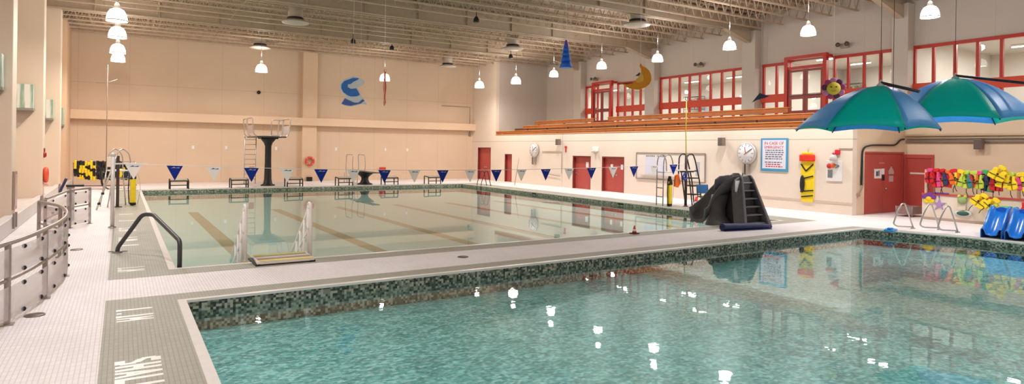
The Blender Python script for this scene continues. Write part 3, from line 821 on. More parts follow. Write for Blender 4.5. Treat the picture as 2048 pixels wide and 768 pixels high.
# alarm, emergency lamp, sprinkler conduit
t = thing('fire_alarm', 'small red fire alarm high on the right wall left of the red doors', 'alarm', (XR, 32.9, 2.6))
MB().box(-.07, 0, -.09, .09, -.02, .12).build('bell', REDF, t, bevel=.02); MB().box(-.05, 0, -.05, .05, -.28, -.05).build('pull_box', REDF, t, bevel=.01)
t = thing('exit_lamp', 'white twin lamp unit on the right wall between the red doors', 'lamp', (XR, 29.85, 2.55))
MB().box(-.12, 0, -.25, .25, -.14, .12).build('housing', PAPER, t, bevel=.03)
for s in (-1, 1): MB().ellipsoid((-.14, s*.16, -.16), (.08, .1, .08)).build('lamp_head', mat('lamphead', (214, 200, 190), .3), t)
t = thing('fire_horn', 'red fire horn on the right wall above the first aid board', 'alarm', (XR, 14.55, 2.52))
MB().box(-.08, 0, -.1, .1, -.1, .1).build('horn', REDF, t, bevel=.02); MB().ellipsoid((-.1, .12, -.06), (.06, .07, .05)).build('strobe', mat('strobe', (196, 60, 90), .2), t)
tag(MB().cyl((XR-.03, 14.5, 2.68), (XR-.03, YC-.02, 2.68), .02).build('conduit', ZP), 'short beige conduit from the fire horn to the wall corner', 'conduit')
t = thing('first_aid_board', 'white board with red and orange tags by the wall corner', 'board', (XR-.002, 14.75, 1.75))
MB().box(-.04, 0, -.4, .28, -.42, .42).build('panel', SIGNW, t, bevel=.01)
MB().box(-.05, -.04, .0, .2, -.28, .05).build('notice', mat('note_grey', (120, 120, 118), .6, vary=.3, scale=20), t)
MB().lathe([(.0, -.05), (.11, -.05), (.11, -.03), (0, -.03)], (0, .14, .2), 16, 'X').build('red_tag', REDF, t)
MB().lathe([(.0, -.06), (.1, -.06), (.1, -.04), (0, -.04)], (0, -.02, .22), 16, 'X').build('orange_tag', ORANGE, t)
MB().tube(fillet([(-.06, -.1, .26), (-.06, -.3, .22), (-.06, -.12, .12)], .05), .012).build('hook', DARK, t)
MB().lathe([(.14, .42), (.15, .5), (.13, .62), (.05, .66)], (-.17, -.1, 0), 16).build('dispenser', mat('disp', (200, 190, 186), .3), t)
t = thing('power_cable', 'black conduit looping from the ceiling pipes down beside the red double door', 'cable', (0, 0, 0))
MB().tube(fillet([(28.6, YC-.06, 3.12), (28.3, YC-.06, 3.1), (27.9, YC-.06, 2.85), (26.0, YC-.06, 2.83), (25.35, YC-.06, 2.72), (25.3, YC-.06, 1.2)], .35, 6), .035).build('conduit', DARK, t)
MB().tube(fillet([(25.42, YC-.05, 2.2), (25.45, YC-.05, 1.15), (25.2, YC-.05, .9)], .1), .015).build('lead', GREYSTEEL, t)
MB().box(25.05, 25.2, YC-.08, YC, .75, .86).build('socket', mat('socket', (170, 150, 136), .5), t)
# pipes on the side wall
for k, (z, r_, c) in enumerate(((3.28, .05, (210, 190, 160)), (3.16, .035, (190, 174, 156)), (3.02, .05, (150, 140, 130)))):
    tag(MB().cyl((XS-.08, YB+.2, z), (XS-.08, YC-.1, z), r_, 10).build('wall_pipe', mat('pipe_%d' % k, c, .4)),
        ('top cream pipe of the three along the near side wall', 'thin middle pipe of the three along the near side wall', 'lowest grey pipe of the three along the near side wall')[k], 'pipe', 'pipes along the near side wall')
# spine board
t = thing('rescue_stretcher', 'tall yellow rescue stretcher with red head block hanging on the right wall', 'stretcher', (XR-.001, 15.85, .4))
MB().prism([(-.26, .0), (-.12, -.0), (.12, 0), (.26, .0), (.3, .3), (.3, 1.75), (-.3, 1.75), (-.3, .3)], -.06, 0, 'YZ').build('board', YEL, t, bevel=.02)
MB().box(-.16, 0, -.33, .33, 1.72, 2.0).build('head_block', mat('red_block', (226, 50, 26), .6, vary=.15, scale=12), t, bevel=.04)
MB().box(-.08, .0, -.2, .25, 2.0, 2.1).build('top_edge', YEL, t, bevel=.02)
for a, b in (((-.08, .28, 1.6), (-.08, .05, 1.3)), ((-.08, .05, 1.3), (-.08, -.28, 1.6)), ((-.08, .3, .95), (-.08, -.28, 1.1)), ((-.08, .3, .42), (-.08, -.3, .5)), ((-.08, .25, .2), (-.08, -.28, .28))): MB().bar(a, b, .02, .05).build('strap', BLACK, t)
MB().ellipsoid((-.1, .2, .75), (.06, .11, .38)).build('strap_bundle', BLACK, t)
MB().cyl((-.02, 0, 2.05), (-.02, 0, 2.3), .012).build('hook', STEEL, t)
# baseboard-like horizontal strip
struct(MB().box(XR-.02, XR, YC, 19.5, .42, .5).build('baseboard_right', mat('strip_beige', (214, 190, 172), .5)))

# ------------------------------------------------------------------ near low wall, rack of vests
t = thing('wall_low', None, None); t['kind'] = 'structure'
XW = 26.1
MB().box(XW, XW+.15, -6, 12.0, 0, .93).build('wall_low_panel', wall_mat('low_wall_paint', (236, 222, 204)), t)
MB().box(XW-.03, XW+.2, -6, 12.02, .93, 1.0).build('wall_low_cap', mat('cap_red', (196, 78, 70), .45), t, bevel=.01)
struct(MB().box(XW-.02, XW, -6, 12.0, 0, .1).build('baseboard_low', mat('base_brown', (186, 160, 146), .5)))
rk = thing('vest_rack', 'cream pipe rack standing on the low wall, holding the life vests', 'rack', (XW, 0, 1.0))
mb = MB(); mb.cyl((.08, -4, .86), (.08, 11.95, .86), .025)
mb.build('rail', mat('rack_cream', (226, 196, 170), .4), rk)
for y in (11.9, 8.98, 6.0, 3.0, 0, -3.0): MB().box(.04, .12, y-.04, y+.04, 0, .9).build('post', mat('rack_cream', (226, 196, 170), .4), rk)
t = thing('bulletin_board', 'brown cork bulletin board with a white paper on the side wall', 'notice board', (XS-.02, 8.1, 2.15))
MB().box(-.03, 0, -1.0, .72, -.38, .35).build('board', mat('cork', (150, 106, 76), .8, vary=.08, scale=20), t)
MB().box(-.04, -.03, -.9, .1, -.2, .2).build('paper_sheet', PAPER, t)
MB().box(-.045, -.04, -.3, -.05, -.08, .08).build('printed_mark', GRNF, t)

def vest_meshes(c1, c2, c3, w=.40, h=.50):
    """life vest hanging from its shoulders; front faces -X"""
    t = thing('life_vest', 'x', 'life vest', (0, 0, 0), group='life vests hanging on the rack')
    for s in (-1, 1):
        MB().prism([(s*.02, -h), (s*w/2, -h+.03), (s*w/2*1.05, -h*.55), (s*w/2*.8, -h*.35), (s*w/2*.85, -.02), (s*.08, .0), (s*.02, -h*.5)][::s], -.10, -.03, 'YZ').build('front_panel', c1 if s > 0 else c2, t, bevel=.02)
    MB().prism([(-w/2*1.02, -h), (w/2*1.02, -h), (w/2*.8, -h*.3), (w/2*.8, 0), (.07, .0), (0, -.08), (-.07, 0), (-w/2*.8, 0), (-w/2*.8, -h*.3)], .03, .09, 'YZ').build('back_panel', c1, t, bevel=.02)
    MB().prism([(-.1, .0), (.1, .0), (.13, .1), (.06, .14), (-.06, .14), (-.13, .1)], -.06, .06, 'YZ').build('collar', c3, t, bevel=.025)
    for z in (-h*.6,): MB().box(-.115, -.10, -w/2, w/2, z-.01, z+.01).build('strap', BLACK, t)
    MB().box(-.14, -.12, -.03, .03, -h*.45-.03, -h*.45+.03).build('buckle', DARK, t)
    mb = MB(); mb.tube([(-.09, .06, -h), (-.1, .07, -h-.14), (-.08, .05, -h-.26)], .012); mb.build('hanging_strap', BLACK, t)
    return t
vc = [((REDF, REDF, PINK), 'dark red', 11.72), ((REDF, PINK, REDF), 'red and pink', 11.5), ((PINK, NAVYF, REDF), 'pink and navy', 11.3), ((ORANGE, REDF, ORANGE), 'orange', 11.1),
      ((ORANGE, ORANGE, REDF), 'bright orange', 10.92), ((YEL, LIME, YEL), 'pale yellow', 10.7), ((LIME, TEALF, LIME), 'lime and teal', 10.5), ((REDF, ORANGE, LIME), 'red with orange side', 10.28),
      ((LIME, LIME, PINK), 'lime green', 10.1), ((TEALF, NAVYF, GRNF), 'teal and navy', 9.93), ((NAVYF, GRNF, ORANGE), 'navy with orange collar', 9.78), ((REDF, REDF, TEALF), 'large crimson', 9.6),
      ((YEL, YEL, YEL), 'plump all-yellow', 9.36), ((YEL, YEL, LIME), 'tilted all-yellow', 9.15), ((PINK, NAVYF, YEL), 'pink, black-edged', 8.98 - .1), ((YEL, BLUEF, YEL), 'blue-panelled yellow', 8.72),
      ((BLUEF, YEL, YEL), 'yellow-collared blue', 8.52), ((YEL, REDF, PURP), 'yellow and red', 8.32), ((YEL, YEL, PURP), 'purple-collared yellow', 8.15), ((PINK, PINK, REDF), 'magenta', 7.9), ((REDF, YEL, GRNF), 'red, yellow and green', 7.7)]
prev = None
for (cs, nm, y) in vc:
    v = vest_meshes(*cs, w=random.uniform(.32, .42), h=random.uniform(.42, .6))
    v.location = (XW-.02, y, 1.78+random.uniform(-.03, .05)); v.rotation_euler = (random.uniform(-.25, .25), 0, random.uniform(-.4, .4))
    v['label'] = nm + (' life vest on the rack, ' + ('next to the red door' if prev is None else 'right of the %s one' % prev))
    prev = nm
# upper hump of yellow vests
v = vest_meshes(YEL, YEL, YEL, .5, .4); v.location = (XW-.12, 9.42, 1.98); v.rotation_euler = (.5, 0, .2); v['label'] = 'yellow life vest thrown over the top of the rack rail'
v = vest_meshes(YEL, YEL, YEL, .5, .4); v.location = (XW-.22, 9.9, .98); v.rotation_euler = (.6, .1, 0); v['label'] = 'yellow life vest hung low on the front of the low wall'; v['group'] = 'life vests hung low on the front of the low wall'
v = vest_meshes(YEL, LIME, YEL, .42, .36); v.location = (XW-.24, 9.55, .85); v.rotation_euler = (.7, .1, 0); v['label'] = 'yellow life vest with lime side, hung low beside the green fin'; v['group'] = 'life vests hung low on the front of the low wall'
v = vest_meshes(REDF, REDF, REDF, .5, .5); v.location = (XW-.25, 8.55, .92); v.rotation_euler = (0, 0, 0); v['label'] = 'red life vest hung low right above the blue toddler slides'; v['group'] = 'life vests hung low on the front of the low wall'
tag(MB().prism([(-.35, -.1), (-.1, -.18), (.22, -.02), (.3, .1), (.0, .12), (-.28, .08)], -.05, .05, 'YZ').build('swim_fin', mat('fin_green', (90, 190, 96), .5), loc=(XW-.3, 9.12, .62), bevel=.02, subs=1), 'bright green swim fin sticking out below the low yellow vests', 'swim fin')
# painted motifs hung on the low wall
t = thing('flower_decoration', 'yellow and purple pansy decoration on the low wall by the ladder', 'decoration', (XW-.035, 11.75, .82))
for k in range(5):
    a = PI/2+k*2*PI/5; MB().ellipsoid((0, .14*math.cos(a), .12*math.sin(a)), (.02, .12, .1), 12, 6).build('petal', PURP if k in (0, 1, 4) else YEL, t)
MB().ellipsoid((-.02, 0, -.02), (.03, .1, .08), 12, 6).build('face', YEL, t)
t = thing('starfish_decoration', 'lilac starfish decoration with purple ribbon on the low wall', 'decoration', (XW-.002, 11.4, .6))
pts = []
for k in range(10):
    a = PI/2+k*PI/5; r_ = .26 if k % 2 == 0 else .09; pts.append((r_*math.cos(a), r_*math.sin(a)))
MB().prism(pts, -.03, .0, 'YZ').build('star', mat('lilac', (176, 140, 196), .6), t, bevel=.01)
MB().tube([(-.02, 0, .24), (-.02, .02, .42)], .015).build('ribbon', PURP, t); MB().box(-.04, 0, -.32, .26, .40, .45).build('bow', PURP, t)
t = thing('frog_decoration', 'green frog-like plush decoration hung on the low wall', 'decoration', (XW-.08, 10.62, .86))
MB().ellipsoid((0, 0, -.05), (.06, .16, .14)).build('body', mat('frog_green', (150, 170, 110), .7), t)
for s in (-1, 1): MB().ellipsoid((0, s*.1, .1), (.05, .06, .06)).build('eye', LIME, t)
t = thing('oval_plaque', 'white oval plaque with dark green picture low on the low wall', 'plaque', (XW-.03, 10.6, .34))
MB().lathe([(.0, -.03), (.27, -.03), (.3, 0)], n=28, axis='X').build('rim', mat('plaque_white', (210, 214, 204), .4), t).scale = (1, 1, .42)
MB().lathe([(.0, -.036), (.2, -.036), (.2, -.03)], n=24, axis='X').build('picture', mat('plaque_green', (60, 100, 84), .5), t).scale = (1, 1, .42)
tag(MB().prism([(-.12, -.16), (.12, -.16), (.15, .2), (-.15, .2)], -.03, 0, 'YZ').build('pale_pouch', mat('pouch', (220, 206, 186), .7), loc=(XW-.03, 10.65, .58), bevel=.01), 'pale cloth pouch hanging on the low wall above the oval plaque', 'pouch')
# mesh bin by the side door
t = thing('mesh_bin', 'low grey mesh bin in the corner between red door and low wall', 'bin', (26.75, 12.75, 0))
mb = MB()
for a in range(2):
    for b in range(2): mb.cyl((-.45+.9*a, -.3+.6*b, 0), (-.45+.9*a, -.3+.6*b, .42), .02)
mb.build('frame', GREYSTEEL, t)
MB().box(-.45, .45, -.3, .3, .1, .4).build('basket', mat('mesh_grey', (150, 120, 114), .7, vary=.15, scale=40), t)

# ------------------------------------------------------------------ pool ladders (near right), toys, slides
def pool_ladder(loc, rz, label, m_=STEEL, h=.95, grp=None, w=.5, r_=.024):
    t = thing('pool_ladder', label, 'pool ladder', loc, rz, grp)
    for s in (0, w):
        MB().tube(fillet([(.62, s, .0), (.5, s, h*.55), (.38, s, h), (.2, s, h+.02), (.02, s, h*.6), (-.12, s, .12), (-.12, s, -.9)], .14, 6), r_, 10).build('handrail', m_, t)
        MB().lathe([(.06, 0), (.06, .02), (.03, .04)], (.62, s, 0), 14).build('flange', m_, t)
    for z in (-.3, -.6): MB().box(-.17, -.07, .02, w-.02, z-.015, z+.015).build('step', m_, t)
    return t
# three bent grab rails beside the teaching pool corner
def grab_s(loc, rz, label):
    t = thing('grab_rail', label, 'grab rail', loc, rz, 'steel grab rails at the teaching pool corner')
    MB().tube(fillet([(0, 0, 0), (.06, 0, .06), (-.62, 0, .1), (-.78, 0, .18), (-.62, 0, .55), (-.42, 0, .84), (-.28, 0, .84), (-.1, 0, .45), (0.1, 0, 0)], .12, 6), .024, 10).build('rail', STEEL, t)
    MB().lathe([(.06, 0), (.06, .02), (.03, .04)], (0.1, 0, 0), 12).build('flange', STEEL, t)
    return t
grab_s((22.25, 10.55, 0), -.25, 'steel grab rail at the pool corner, leftmost of the three')
grab_s((22.75, 9.98, 0), -.25, 'steel grab rail in the middle of the three by the pool corner')
grab_s((22.5, 9.35, 0), -.25, 'steel grab rail nearest the blue slides')
t = thing('kickboard', 'small bright blue kickboard lying on the pool edge by the grab rails', 'kickboard', (20.95, 10.55, .015), .3)
MB().prism([(-.35, -.14), (.2, -.16), (.34, -.06), (.34, .08), (.2, .17), (-.35, .13)], 0, .05, 'XY').build('foam_body', mat('cyan_foam', (30, 150, 220), .4), t, bevel=.02)
MB().prism([(-.3, -.05), (0, -.08), (.0, .08), (-.3, .05)], .05, .1, 'XY').build('grip', mat('cyan_foam2', (20, 120, 200), .4), t, bevel=.02)
BL = mat('slide_blue', (20, 122, 216), .22, spec=.6)
def toddler_slide(loc, rz, label):
    t = thing('toddler_slide', label, 'slide', loc, rz, 'blue toddler slides')
    L = 1.15; W = .5; H = .86
    def path(u):   # u 0 (bottom, -x) .. 1 top
        x = -L*.5+L*u; z = .10+(H-.1-.12)*(.5-.5*math.cos(PI*min(1, u*1.05)))
        return x, z
    mb = MB(); n = 18; prof = [(-W/2, .16), (-W/2+.05, .17), (-W/2+.08, .12), (-W/2+.12, .0), (0, -.03), (W/2-.12, 0), (W/2-.08, .12), (W/2-.05, .17), (W/2, .16)]
    m_ = len(prof)
    vs = []
    for i in range(n+1):
        x, z = path(i/n)
        for (y, dz) in prof: vs.append((x, y, z+dz))
    fs = [(i*m_+k, i*m_+k+1, (i+1)*m_+k+1, (i+1)*m_+k) for i in range(n) for k in range(m_-1)]
    mb.add(vs, fs, True); mb.build('chute', BL, t, solid=.02)
    mb = MB(); 
    poly = [(path(i/n)[0], path(i/n)[1]+.14) for i in range(n+1)]
    side = [(-L*.5, 0)] + poly + [(L*.5+.16, H*.6), (L*.5+.22, 0)]
    for s in (-1, 1): mb.prism(side, s*W/2-.012, s*W/2+.012, 'XZ')
    mb.build('side_panel', BL, t)
    # arched hood at the top
    mb = MB(); 
    mb.prism([(W/2*math.cos(a)*1.02, H*.72+.26*math.sin(a)) for a in [k*PI/12 for k in range(13)]], L*.5-.06, L*.5+.1, 'YZ')
    mb.box(L*.5-.04, L*.5+.16, -W/2, W/2, .02, H*.74); mb.build('top_hood', BL, t, bevel=.03)
    for z in (.2, .42): MB().box(L*.5+.1, L*.5+.26, -W/2+.05, W/2-.05, z, z+.04).build('step', BL, t)
    return t
toddler_slide((22.55, 8.28, 0), .12, 'bright blue toddler slide, the one nearer the grab rails')
toddler_slide((22.55, 7.68, 0), .12, 'bright blue toddler slide, the one cut by the photo edge')

# ------------------------------------------------------------------ umbrellas (splash canopies)
UB = fabric('canopy_blue', (120, 200, 250)); UG = fabric('canopy_green', (0, 222, 216))
YAWD = 1.08      # the apex leans towards the boom
def canopy(cx, cy, zr, za, R, rz, label, arm, sh=0.0):
    t = thing('splash_canopy', label, 'umbrella', (cx, cy, zr), rz)
    n = 6; rows = 10; sub = 8; SX, SY = sh*math.cos(-YAWD-rz), sh*math.sin(-YAWD-rz)
    for k in range(n):
        a0 = 2*PI*k/n; a1 = 2*PI*(k+1)/n
        def fn(u, v):
            # v 0 apex -> 1 rim; dome profile
            ang = a0+(a1-a0)*u
            r = R*v
            # hexagonal rim, slightly scalloped
            e = math.cos(PI/n)/math.cos((ang-a0)-PI/n)
            rr = r*(1-(1-e)*v*1.0)
            z = (za-zr)*(1-v**1.9)*(1-.12*math.sin(PI*v)*0) 
            z += -.06*math.sin(PI*u)*v*(1-v)*2 + .07*math.sin(PI*u)*(v**6)
            return (rr*math.cos(ang)+SX*(1-v), rr*math.sin(ang)+SY*(1-v), z)
        MB().grid(fn, sub, rows).build('canopy_panel', UG if k % 2 == 0 else UB, t, solid=.012)
    hub = MB().lathe([(.03, -.1), (.08, -.03), (.09, .02), (.05, .06), (.02, .12), (.01, .15)], (SX, SY, za-zr), 16).build('hub', mat('hub_pale', (196, 206, 210), .4), t)
    for k in range(n):
        a = 2*PI*k/n
        pts = [(R*v*math.cos(a)*.985+SX*(1-v), R*v*math.sin(a)*.985+SY*(1-v), (za-zr)*(1-v**1.9)-.03) for v in [j/8 for j in range(9)]]
        MB().tube(pts, .014, 6).build('rib', DARK, t)
    MB().cyl((SX, SY, za-zr+.15), (SX, SY, 9.15-zr), .006, 6).build('hanging_cable', DARK, t)
    d = arm
    MB().cyl((SX, SY, za-zr+.08), (SX+d[0], SY+d[1], za-zr+.08+d[2]), .035, 10).build('boom', mat('boom_dark', (62, 66, 72), .4, .5), t)
    MB().cyl((d[0]*.75, d[1]*.75, za-zr+.08+d[2]*.75), (d[0]*.75, d[1]*.75, 9.15-zr), .006, 6).build('hanging_cable', DARK, t)
    return t
canopy(14.6, 7.95, 3.02, 4.02, 1.48, math.radians(-61.5), 'blue and green hexagonal splash canopy, the lower one on the left', (.72, -.38, -.26), .3)
canopy(18.62, 7.8, 3.34, 4.48, 1.82, math.radians(-68), 'blue and green hexagonal splash canopy, the higher one on the right', (3.6, -.6, -.75))

# ------------------------------------------------------------------ hanging cut-outs
def vp(o, rz): o.rotation_euler = (0, 0, rz); return o
VR = math.radians(-20)
# blue wave
t = thing('wave_cutout', 'blue and white curling wave cut-out hanging over the lap pool', 'hanging decoration', (7.52, 23.6, 4.6), VR)
k_ = .0026
def zp(pts, cx, cy, k): return [((x-cx)*k, (cy-y)*k) for x, y in pts]
outer = [(500,185),(560,195),(640,230),(665,262),(650,300),(600,330),(560,352),(590,400),(618,470),(650,500),(705,600),(640,590),(560,612),(480,636),(400,628),(328,602),(345,560),(385,508),(410,500),(350,440),(312,380),(318,300),(365,240),(430,215)]
MB().prism(zp(outer, 500, 410, k_), -.02, .02).build('foam_edge', mat('wave_white', (226, 230, 240), .5), t)
blue = [(500,210),(585,215),(560,240),(500,270),(470,300),(425,310),(425,350),(470,375),(545,365),(575,410),(600,455),(560,480),(470,488),(420,470),(360,425),(332,370),(335,310),(375,262),(430,240)]
MB().prism(zp(blue, 500, 410, k_), -.035, -.021).build('wave_front', mat('wave_blue', (50, 118, 206), .5, vary=.15, scale=5), t)
low = [(385,515),(440,540),(520,575),(580,575),(640,520),(665,545),(610,585),(540,606),(470,624),(400,616),(340,598)]
MB().prism(zp(low, 500, 410, k_), -.035, -.021).build('wave_base', mat('wave_blue2', (76, 108, 186), .5, vary=.1, scale=5), t)
MB().cyl((0, 0, .5), (0, 0, 4.5), .006, 6).build('hanging_wire', WHITE, t); MB().cyl((.28, 0, .4), (.28, 0, 4.5), .004, 6).build('hanging_wire', WHITE, t)
# coral strip (seen edge-on)
t = thing('seahorse_cutout', 'thin coral-pink cut-out hanging edge-on in front of a lamp', 'hanging decoration', (7.12, 19.14, 4.38), VR)
sp = [(-.06,.56),(.02,.5),(.1,.58),(.08,.3),(.12,.0),(.07,-.3),(.1,-.5),(0,-.58),(-.06,-.5),(-.02,-.3),(-.08,0),(-.04,.3)]
MB().prism(sp, -.02, .02, 'YZ').build('body', mat('coral', (240, 158, 134), .5), t)
MB().prism([(x*.5, z) for x, z in sp], -.035, -.02, 'XZ').build('fin', mat('coral2', (226, 110, 96), .5), t)
MB().cyl((0, 0, .5), (0, 0, 4.72), .006, 6).build('hanging_wire', WHITE, t)
# blue spire
t = thing('spire_cutout', 'tiered royal-blue spire hanging from the roof above the gallery end', 'hanging decoration', (13.23, 17.67, 5.77), 0)
z = .56; w = .03
for i in range(6):
    h = .11+.025*i; w2 = w+.035+.008*i
    MB().lathe([(w*.8, z), (w2, z-h), (w2*.8, z-h-.01)], n=10).build('tier', mat('spire_blue' if i > 1 else 'spire_violet', (36, 112, 232) if i > 1 else (96, 84, 206), .4), t); z -= h*.92; w = w2*.82
MB().cyl((0, 0, .5), (0, 0, 3.35), .006, 6).build('hanging_wire', WHITE, t)
# moon
t = thing('moon_cutout', 'orange crescent moon with a sleeping face hanging before the gallery windows', 'hanging decoration', (14.68, 15.59, 4.93), math.radians(-38))
moon = [(365,165),(385,200),(430,222),(475,262),(502,320),(506,385),(480,440),(430,480),(360,508),(280,505),(210,485),(140,440),(105,428),(170,432),(240,428),(285,415),(308,390),(318,365),(345,350),(335,335),(358,318),(372,285),(372,240),(350,200)]
MB().prism(zp(moon, 330, 350, .0026), -.03, .03).build('crescent', mat('moon_orange', (240, 152, 24), .5, vary=.05), t, bevel=.01)
MB().prism(zp([(375,290),(400,320),(405,370),(395,400),(350,420),(310,410),(300,385),(330,360),(345,350),(335,335),(358,318)], 330, 350, .0026), -.045, -.031).build('face', mat('moon_face', (246, 190, 90), .5), t)
MB().prism(zp([(300,330),(355,285),(362,300),(350,330)], 330, 350, .0026), -.03, .03).build('nightcap_tip', mat('cap_dark', (70, 60, 60), .6), t)
MB().prism(zp([(110,426),(270,414),(270,424),(190,440)], 330, 350, .0026), -.04, .04).build('top_edge', mat('edge_brown', (110, 60, 30), .6), t)
MB().cyl((.09, 0, .48), (.09, 0, 4.2), .006, 6).build('hanging_wire', WHITE, t)
# kite
t = thing('ray_cutout', 'small dark teal and purple winged cut-out hanging before the gallery column', 'hanging decoration', (18.2, 13.39, 4.29), math.radians(-45))
MB().prism([(-.3, -.16), (-.12, -.06), (.12, .0), (.27, .07), (.1, .11), (-.05, .17)], -.06, .0).build('wing', mat('ray_teal', (30, 74, 92), .5), t)
MB().prism([(-.05, .1), (.27, .07), (.1, .0), (-.1, -.03)], -.09, -.061).build('back', mat('ray_purple', (62, 46, 96), .5), t)
MB().cyl((0, 0, .1), (0, 0, 4.85), .004, 6).build('hanging_wire', WHITE, t)
# sun flower
t = thing('sunflower_cutout', 'smiling yellow sun face with pink and purple petals hanging by the gallery door', 'hanging decoration', (20.6, 12.3, 4.68), math.radians(-52))
for k in range(9):
    a = 2*PI*k/9+.2
    pm = MB().ellipsoid((.27*math.cos(a), .0, .27*math.sin(a)), (.11, .02, .11), 12, 6)
    pm.build('petal', (mat('petal_magenta', (170, 60, 120), .6), mat('petal_plum', (96, 40, 84), .6), mat('petal_pink', (206, 130, 176), .6))[k % 3], t)
MB().lathe([(0, -.05), (.2, -.05), (.22, -.02)], n=28, axis='Y').build('face', mat('sun_yellow', (232, 206, 66), .5), t)
for s in (-1, 1): MB().ellipsoid((s*.08, -.06, .05), (.035, .012, .02), 10, 6).build('eye', BLACK, t)
MB().tube([(-.07, -.06, -.07), (0, -.062, -.1), (.07, -.06, -.07)], .008, 6).build('mouth', mat('mouth_red', (170, 70, 50), .5), t)
MB().cyl((0, 0, .3), (0, 0, 4.45), .004, 6).build('hanging_wire', WHITE, t)

# ------------------------------------------------------------------ backstroke flag line
fl = thing('flag_line', 'line of alternating blue and white pennants strung across the lap pool', 'pennant line', (-.2, 21.8, 1.89))
A = Vector((-.2, 21.8, 1.89)); B = Vector((21.45, 19.65, 1.9))
def linept(u):
    p = A.lerp(B, u); p.z = 1.89+.02*u-4*.24*u*(1-u); return p
mb = MB(); mb.tube([linept(i/40)-A for i in range(41)], .008, 6); mb.build('line', WHITE, fl)
FB = fabric('pennant_blue', (24, 66, 176)); FW = fabric('pennant_white', (250, 246, 244))
dirv = (B-A).normalized()
NF = 20
for i in range(NF):
    u = .024+i*(.945/(NF-1)); p = linept(u)-A
    w, h = .225, .46
    tw = random.uniform(-.02, .02)
    pts = [p+dirv*w, p-dirv*w, p+Vector((tw, tw, -h))]
    nrm = Vector((-dirv.y, dirv.x, 0))*.004
    vs = [q+nrm for q in pts]+[q-nrm for q in pts]
    o = MB().add(vs, [(0, 1, 2), (5, 4, 3), (0, 3, 4, 1), (1, 4, 5, 2), (2, 5, 3, 0)]).build('pennant', FB if i % 2 else FW, fl)
    o['label'] = 'blue pennant' if i % 2 else 'white pennant'
    q = p+Vector((0, 0, -.06)); f = -Vector((-dirv.y, dirv.x, 0))*.006
    lg = [q-dirv*.11+Vector((0, 0, -.02)), q-dirv*.02+Vector((0, 0, .022)), q+dirv*.02+Vector((0, 0, -.005)), q+dirv*.13+Vector((0, 0, .01)), q+dirv*.12+Vector((0, 0, -.022)), q-dirv*.03+Vector((0, 0, -.012))]
    MB().add([v+f*1.3 for v in lg], [(0, 1, 2, 5), (2, 3, 4, 5)]).build('printed_logo', FW if i % 2 else FB, o)
# posts
t = thing('flag_post', 'tall pale steel post at the left pool side, holding the flag line', 'post', (-.2, 21.8, 0))
MB().cyl((0, 0, .0), (0, 0, 2.14), .055, 16).build('pole', mat('post_pale', (222, 214, 210), .35, .2), t)
MB().lathe([(.11, 0), (.11, .02), (.06, .05)], n=18).build('base_flange', STEEL, t)
MB().lathe([(.07, 2.1), (.07, 2.18), (.03, 2.2)], n=16).build('cap', mat('post_pale', (222, 214, 210), .35, .2), t)
MB().box(-.05, .9, -.02, .02, 1.86, 1.9).build('arm', WHITE, t)
t = thing('flag_post', 'dark brown post at the right pool side with a white cross arm', 'post', (21.45, 19.6, 0))
MB().cyl((0, 0, 0), (0, 0, 2.3), .06, 16).build('pole', BROWNPOST, t); MB().lathe([(.12, 0), (.12, .02), (.06, .05)], n=18).build('base_flange', BROWNPOST, t)
MB().box(-.6, .5, -.03, .03, 1.60, 1.66).build('cross_arm', WHITE, t); MB().box(-.35, .5, -.025, .025, 1.53, 1.59).build('lower_arm', DARK, t)
t = thing('reaching_pole', 'long yellow pole standing upright on the brown post', 'pole', (21.42, 19.6, 2.3))
MB().tube([(.02, 0, -.02), (-.02, 0, 1.2), (.0, 0, 2.42)], .022, 8).build('shaft', mat('yellow_pole', (214, 202, 60), .5), t)
MB().torus((0, 0, 2.52), .07, .015, 'Y', 16, 6).build('hook', DARK, t)

# ------------------------------------------------------------------ lifeguard chairs
def lifeguard_chair(loc, rz, label, m_, hoops=True):
    t = thing('lifeguard_chair', label, 'lifeguard chair', loc, rz)
    for s in (-.3, .3):
        MB().tube(fillet([(-.45, s, .0), (-.35, s, 1.0), (-.3, s, 2.05), (0, s, 2.3), (.22, s, 2.05), (.28, s, 1.45)], .22, 6), .024, 10).build('handrail', m_, t)
        MB().tube([(.28, s, 1.45), (.5, s, 0)], .024, 8).build('leg', m_, t)
        MB().tube([(-.33, s, 1.1), (.3, s, 1.1)], .02, 8).build('side_rail', m_, t)
    for z in (.3, .6, .9): MB().box(-.45+z*.09-.05, -.45+z*.09+.05, -.3, .3, z-.015, z+.015).build('step', m_, t)
    MB().box(-.25, .28, -.3, .3, 1.38, 1.44).build('seat', WHITE if m_ is STEEL else mat('seat_black', (40, 42, 46), .5), t, bevel=.02)
    MB().box(.24, .29, -.28, .28, 1.55, 1.95).build('backrest', WHITE if m_ is STEEL else mat('seat_black', (40, 42, 46), .5), t, bevel=.02)
    return t
lifeguard_chair((-.1, 29.4, 0), math.radians(205), 'steel hooped lifeguard chair by the left pool side', STEEL)
t = thing('support_post', 'dark brown square post standing beside the steel lifeguard chair', 'post', (-.1, 28.8, 0))
MB().box(-.055, .055, -.055, .055, 0, 2.0).build('pole', BROWNPOST, t); MB().box(-.16, .16, -.16, .16, 0, .03).build('base_plate', BROWNPOST, t)
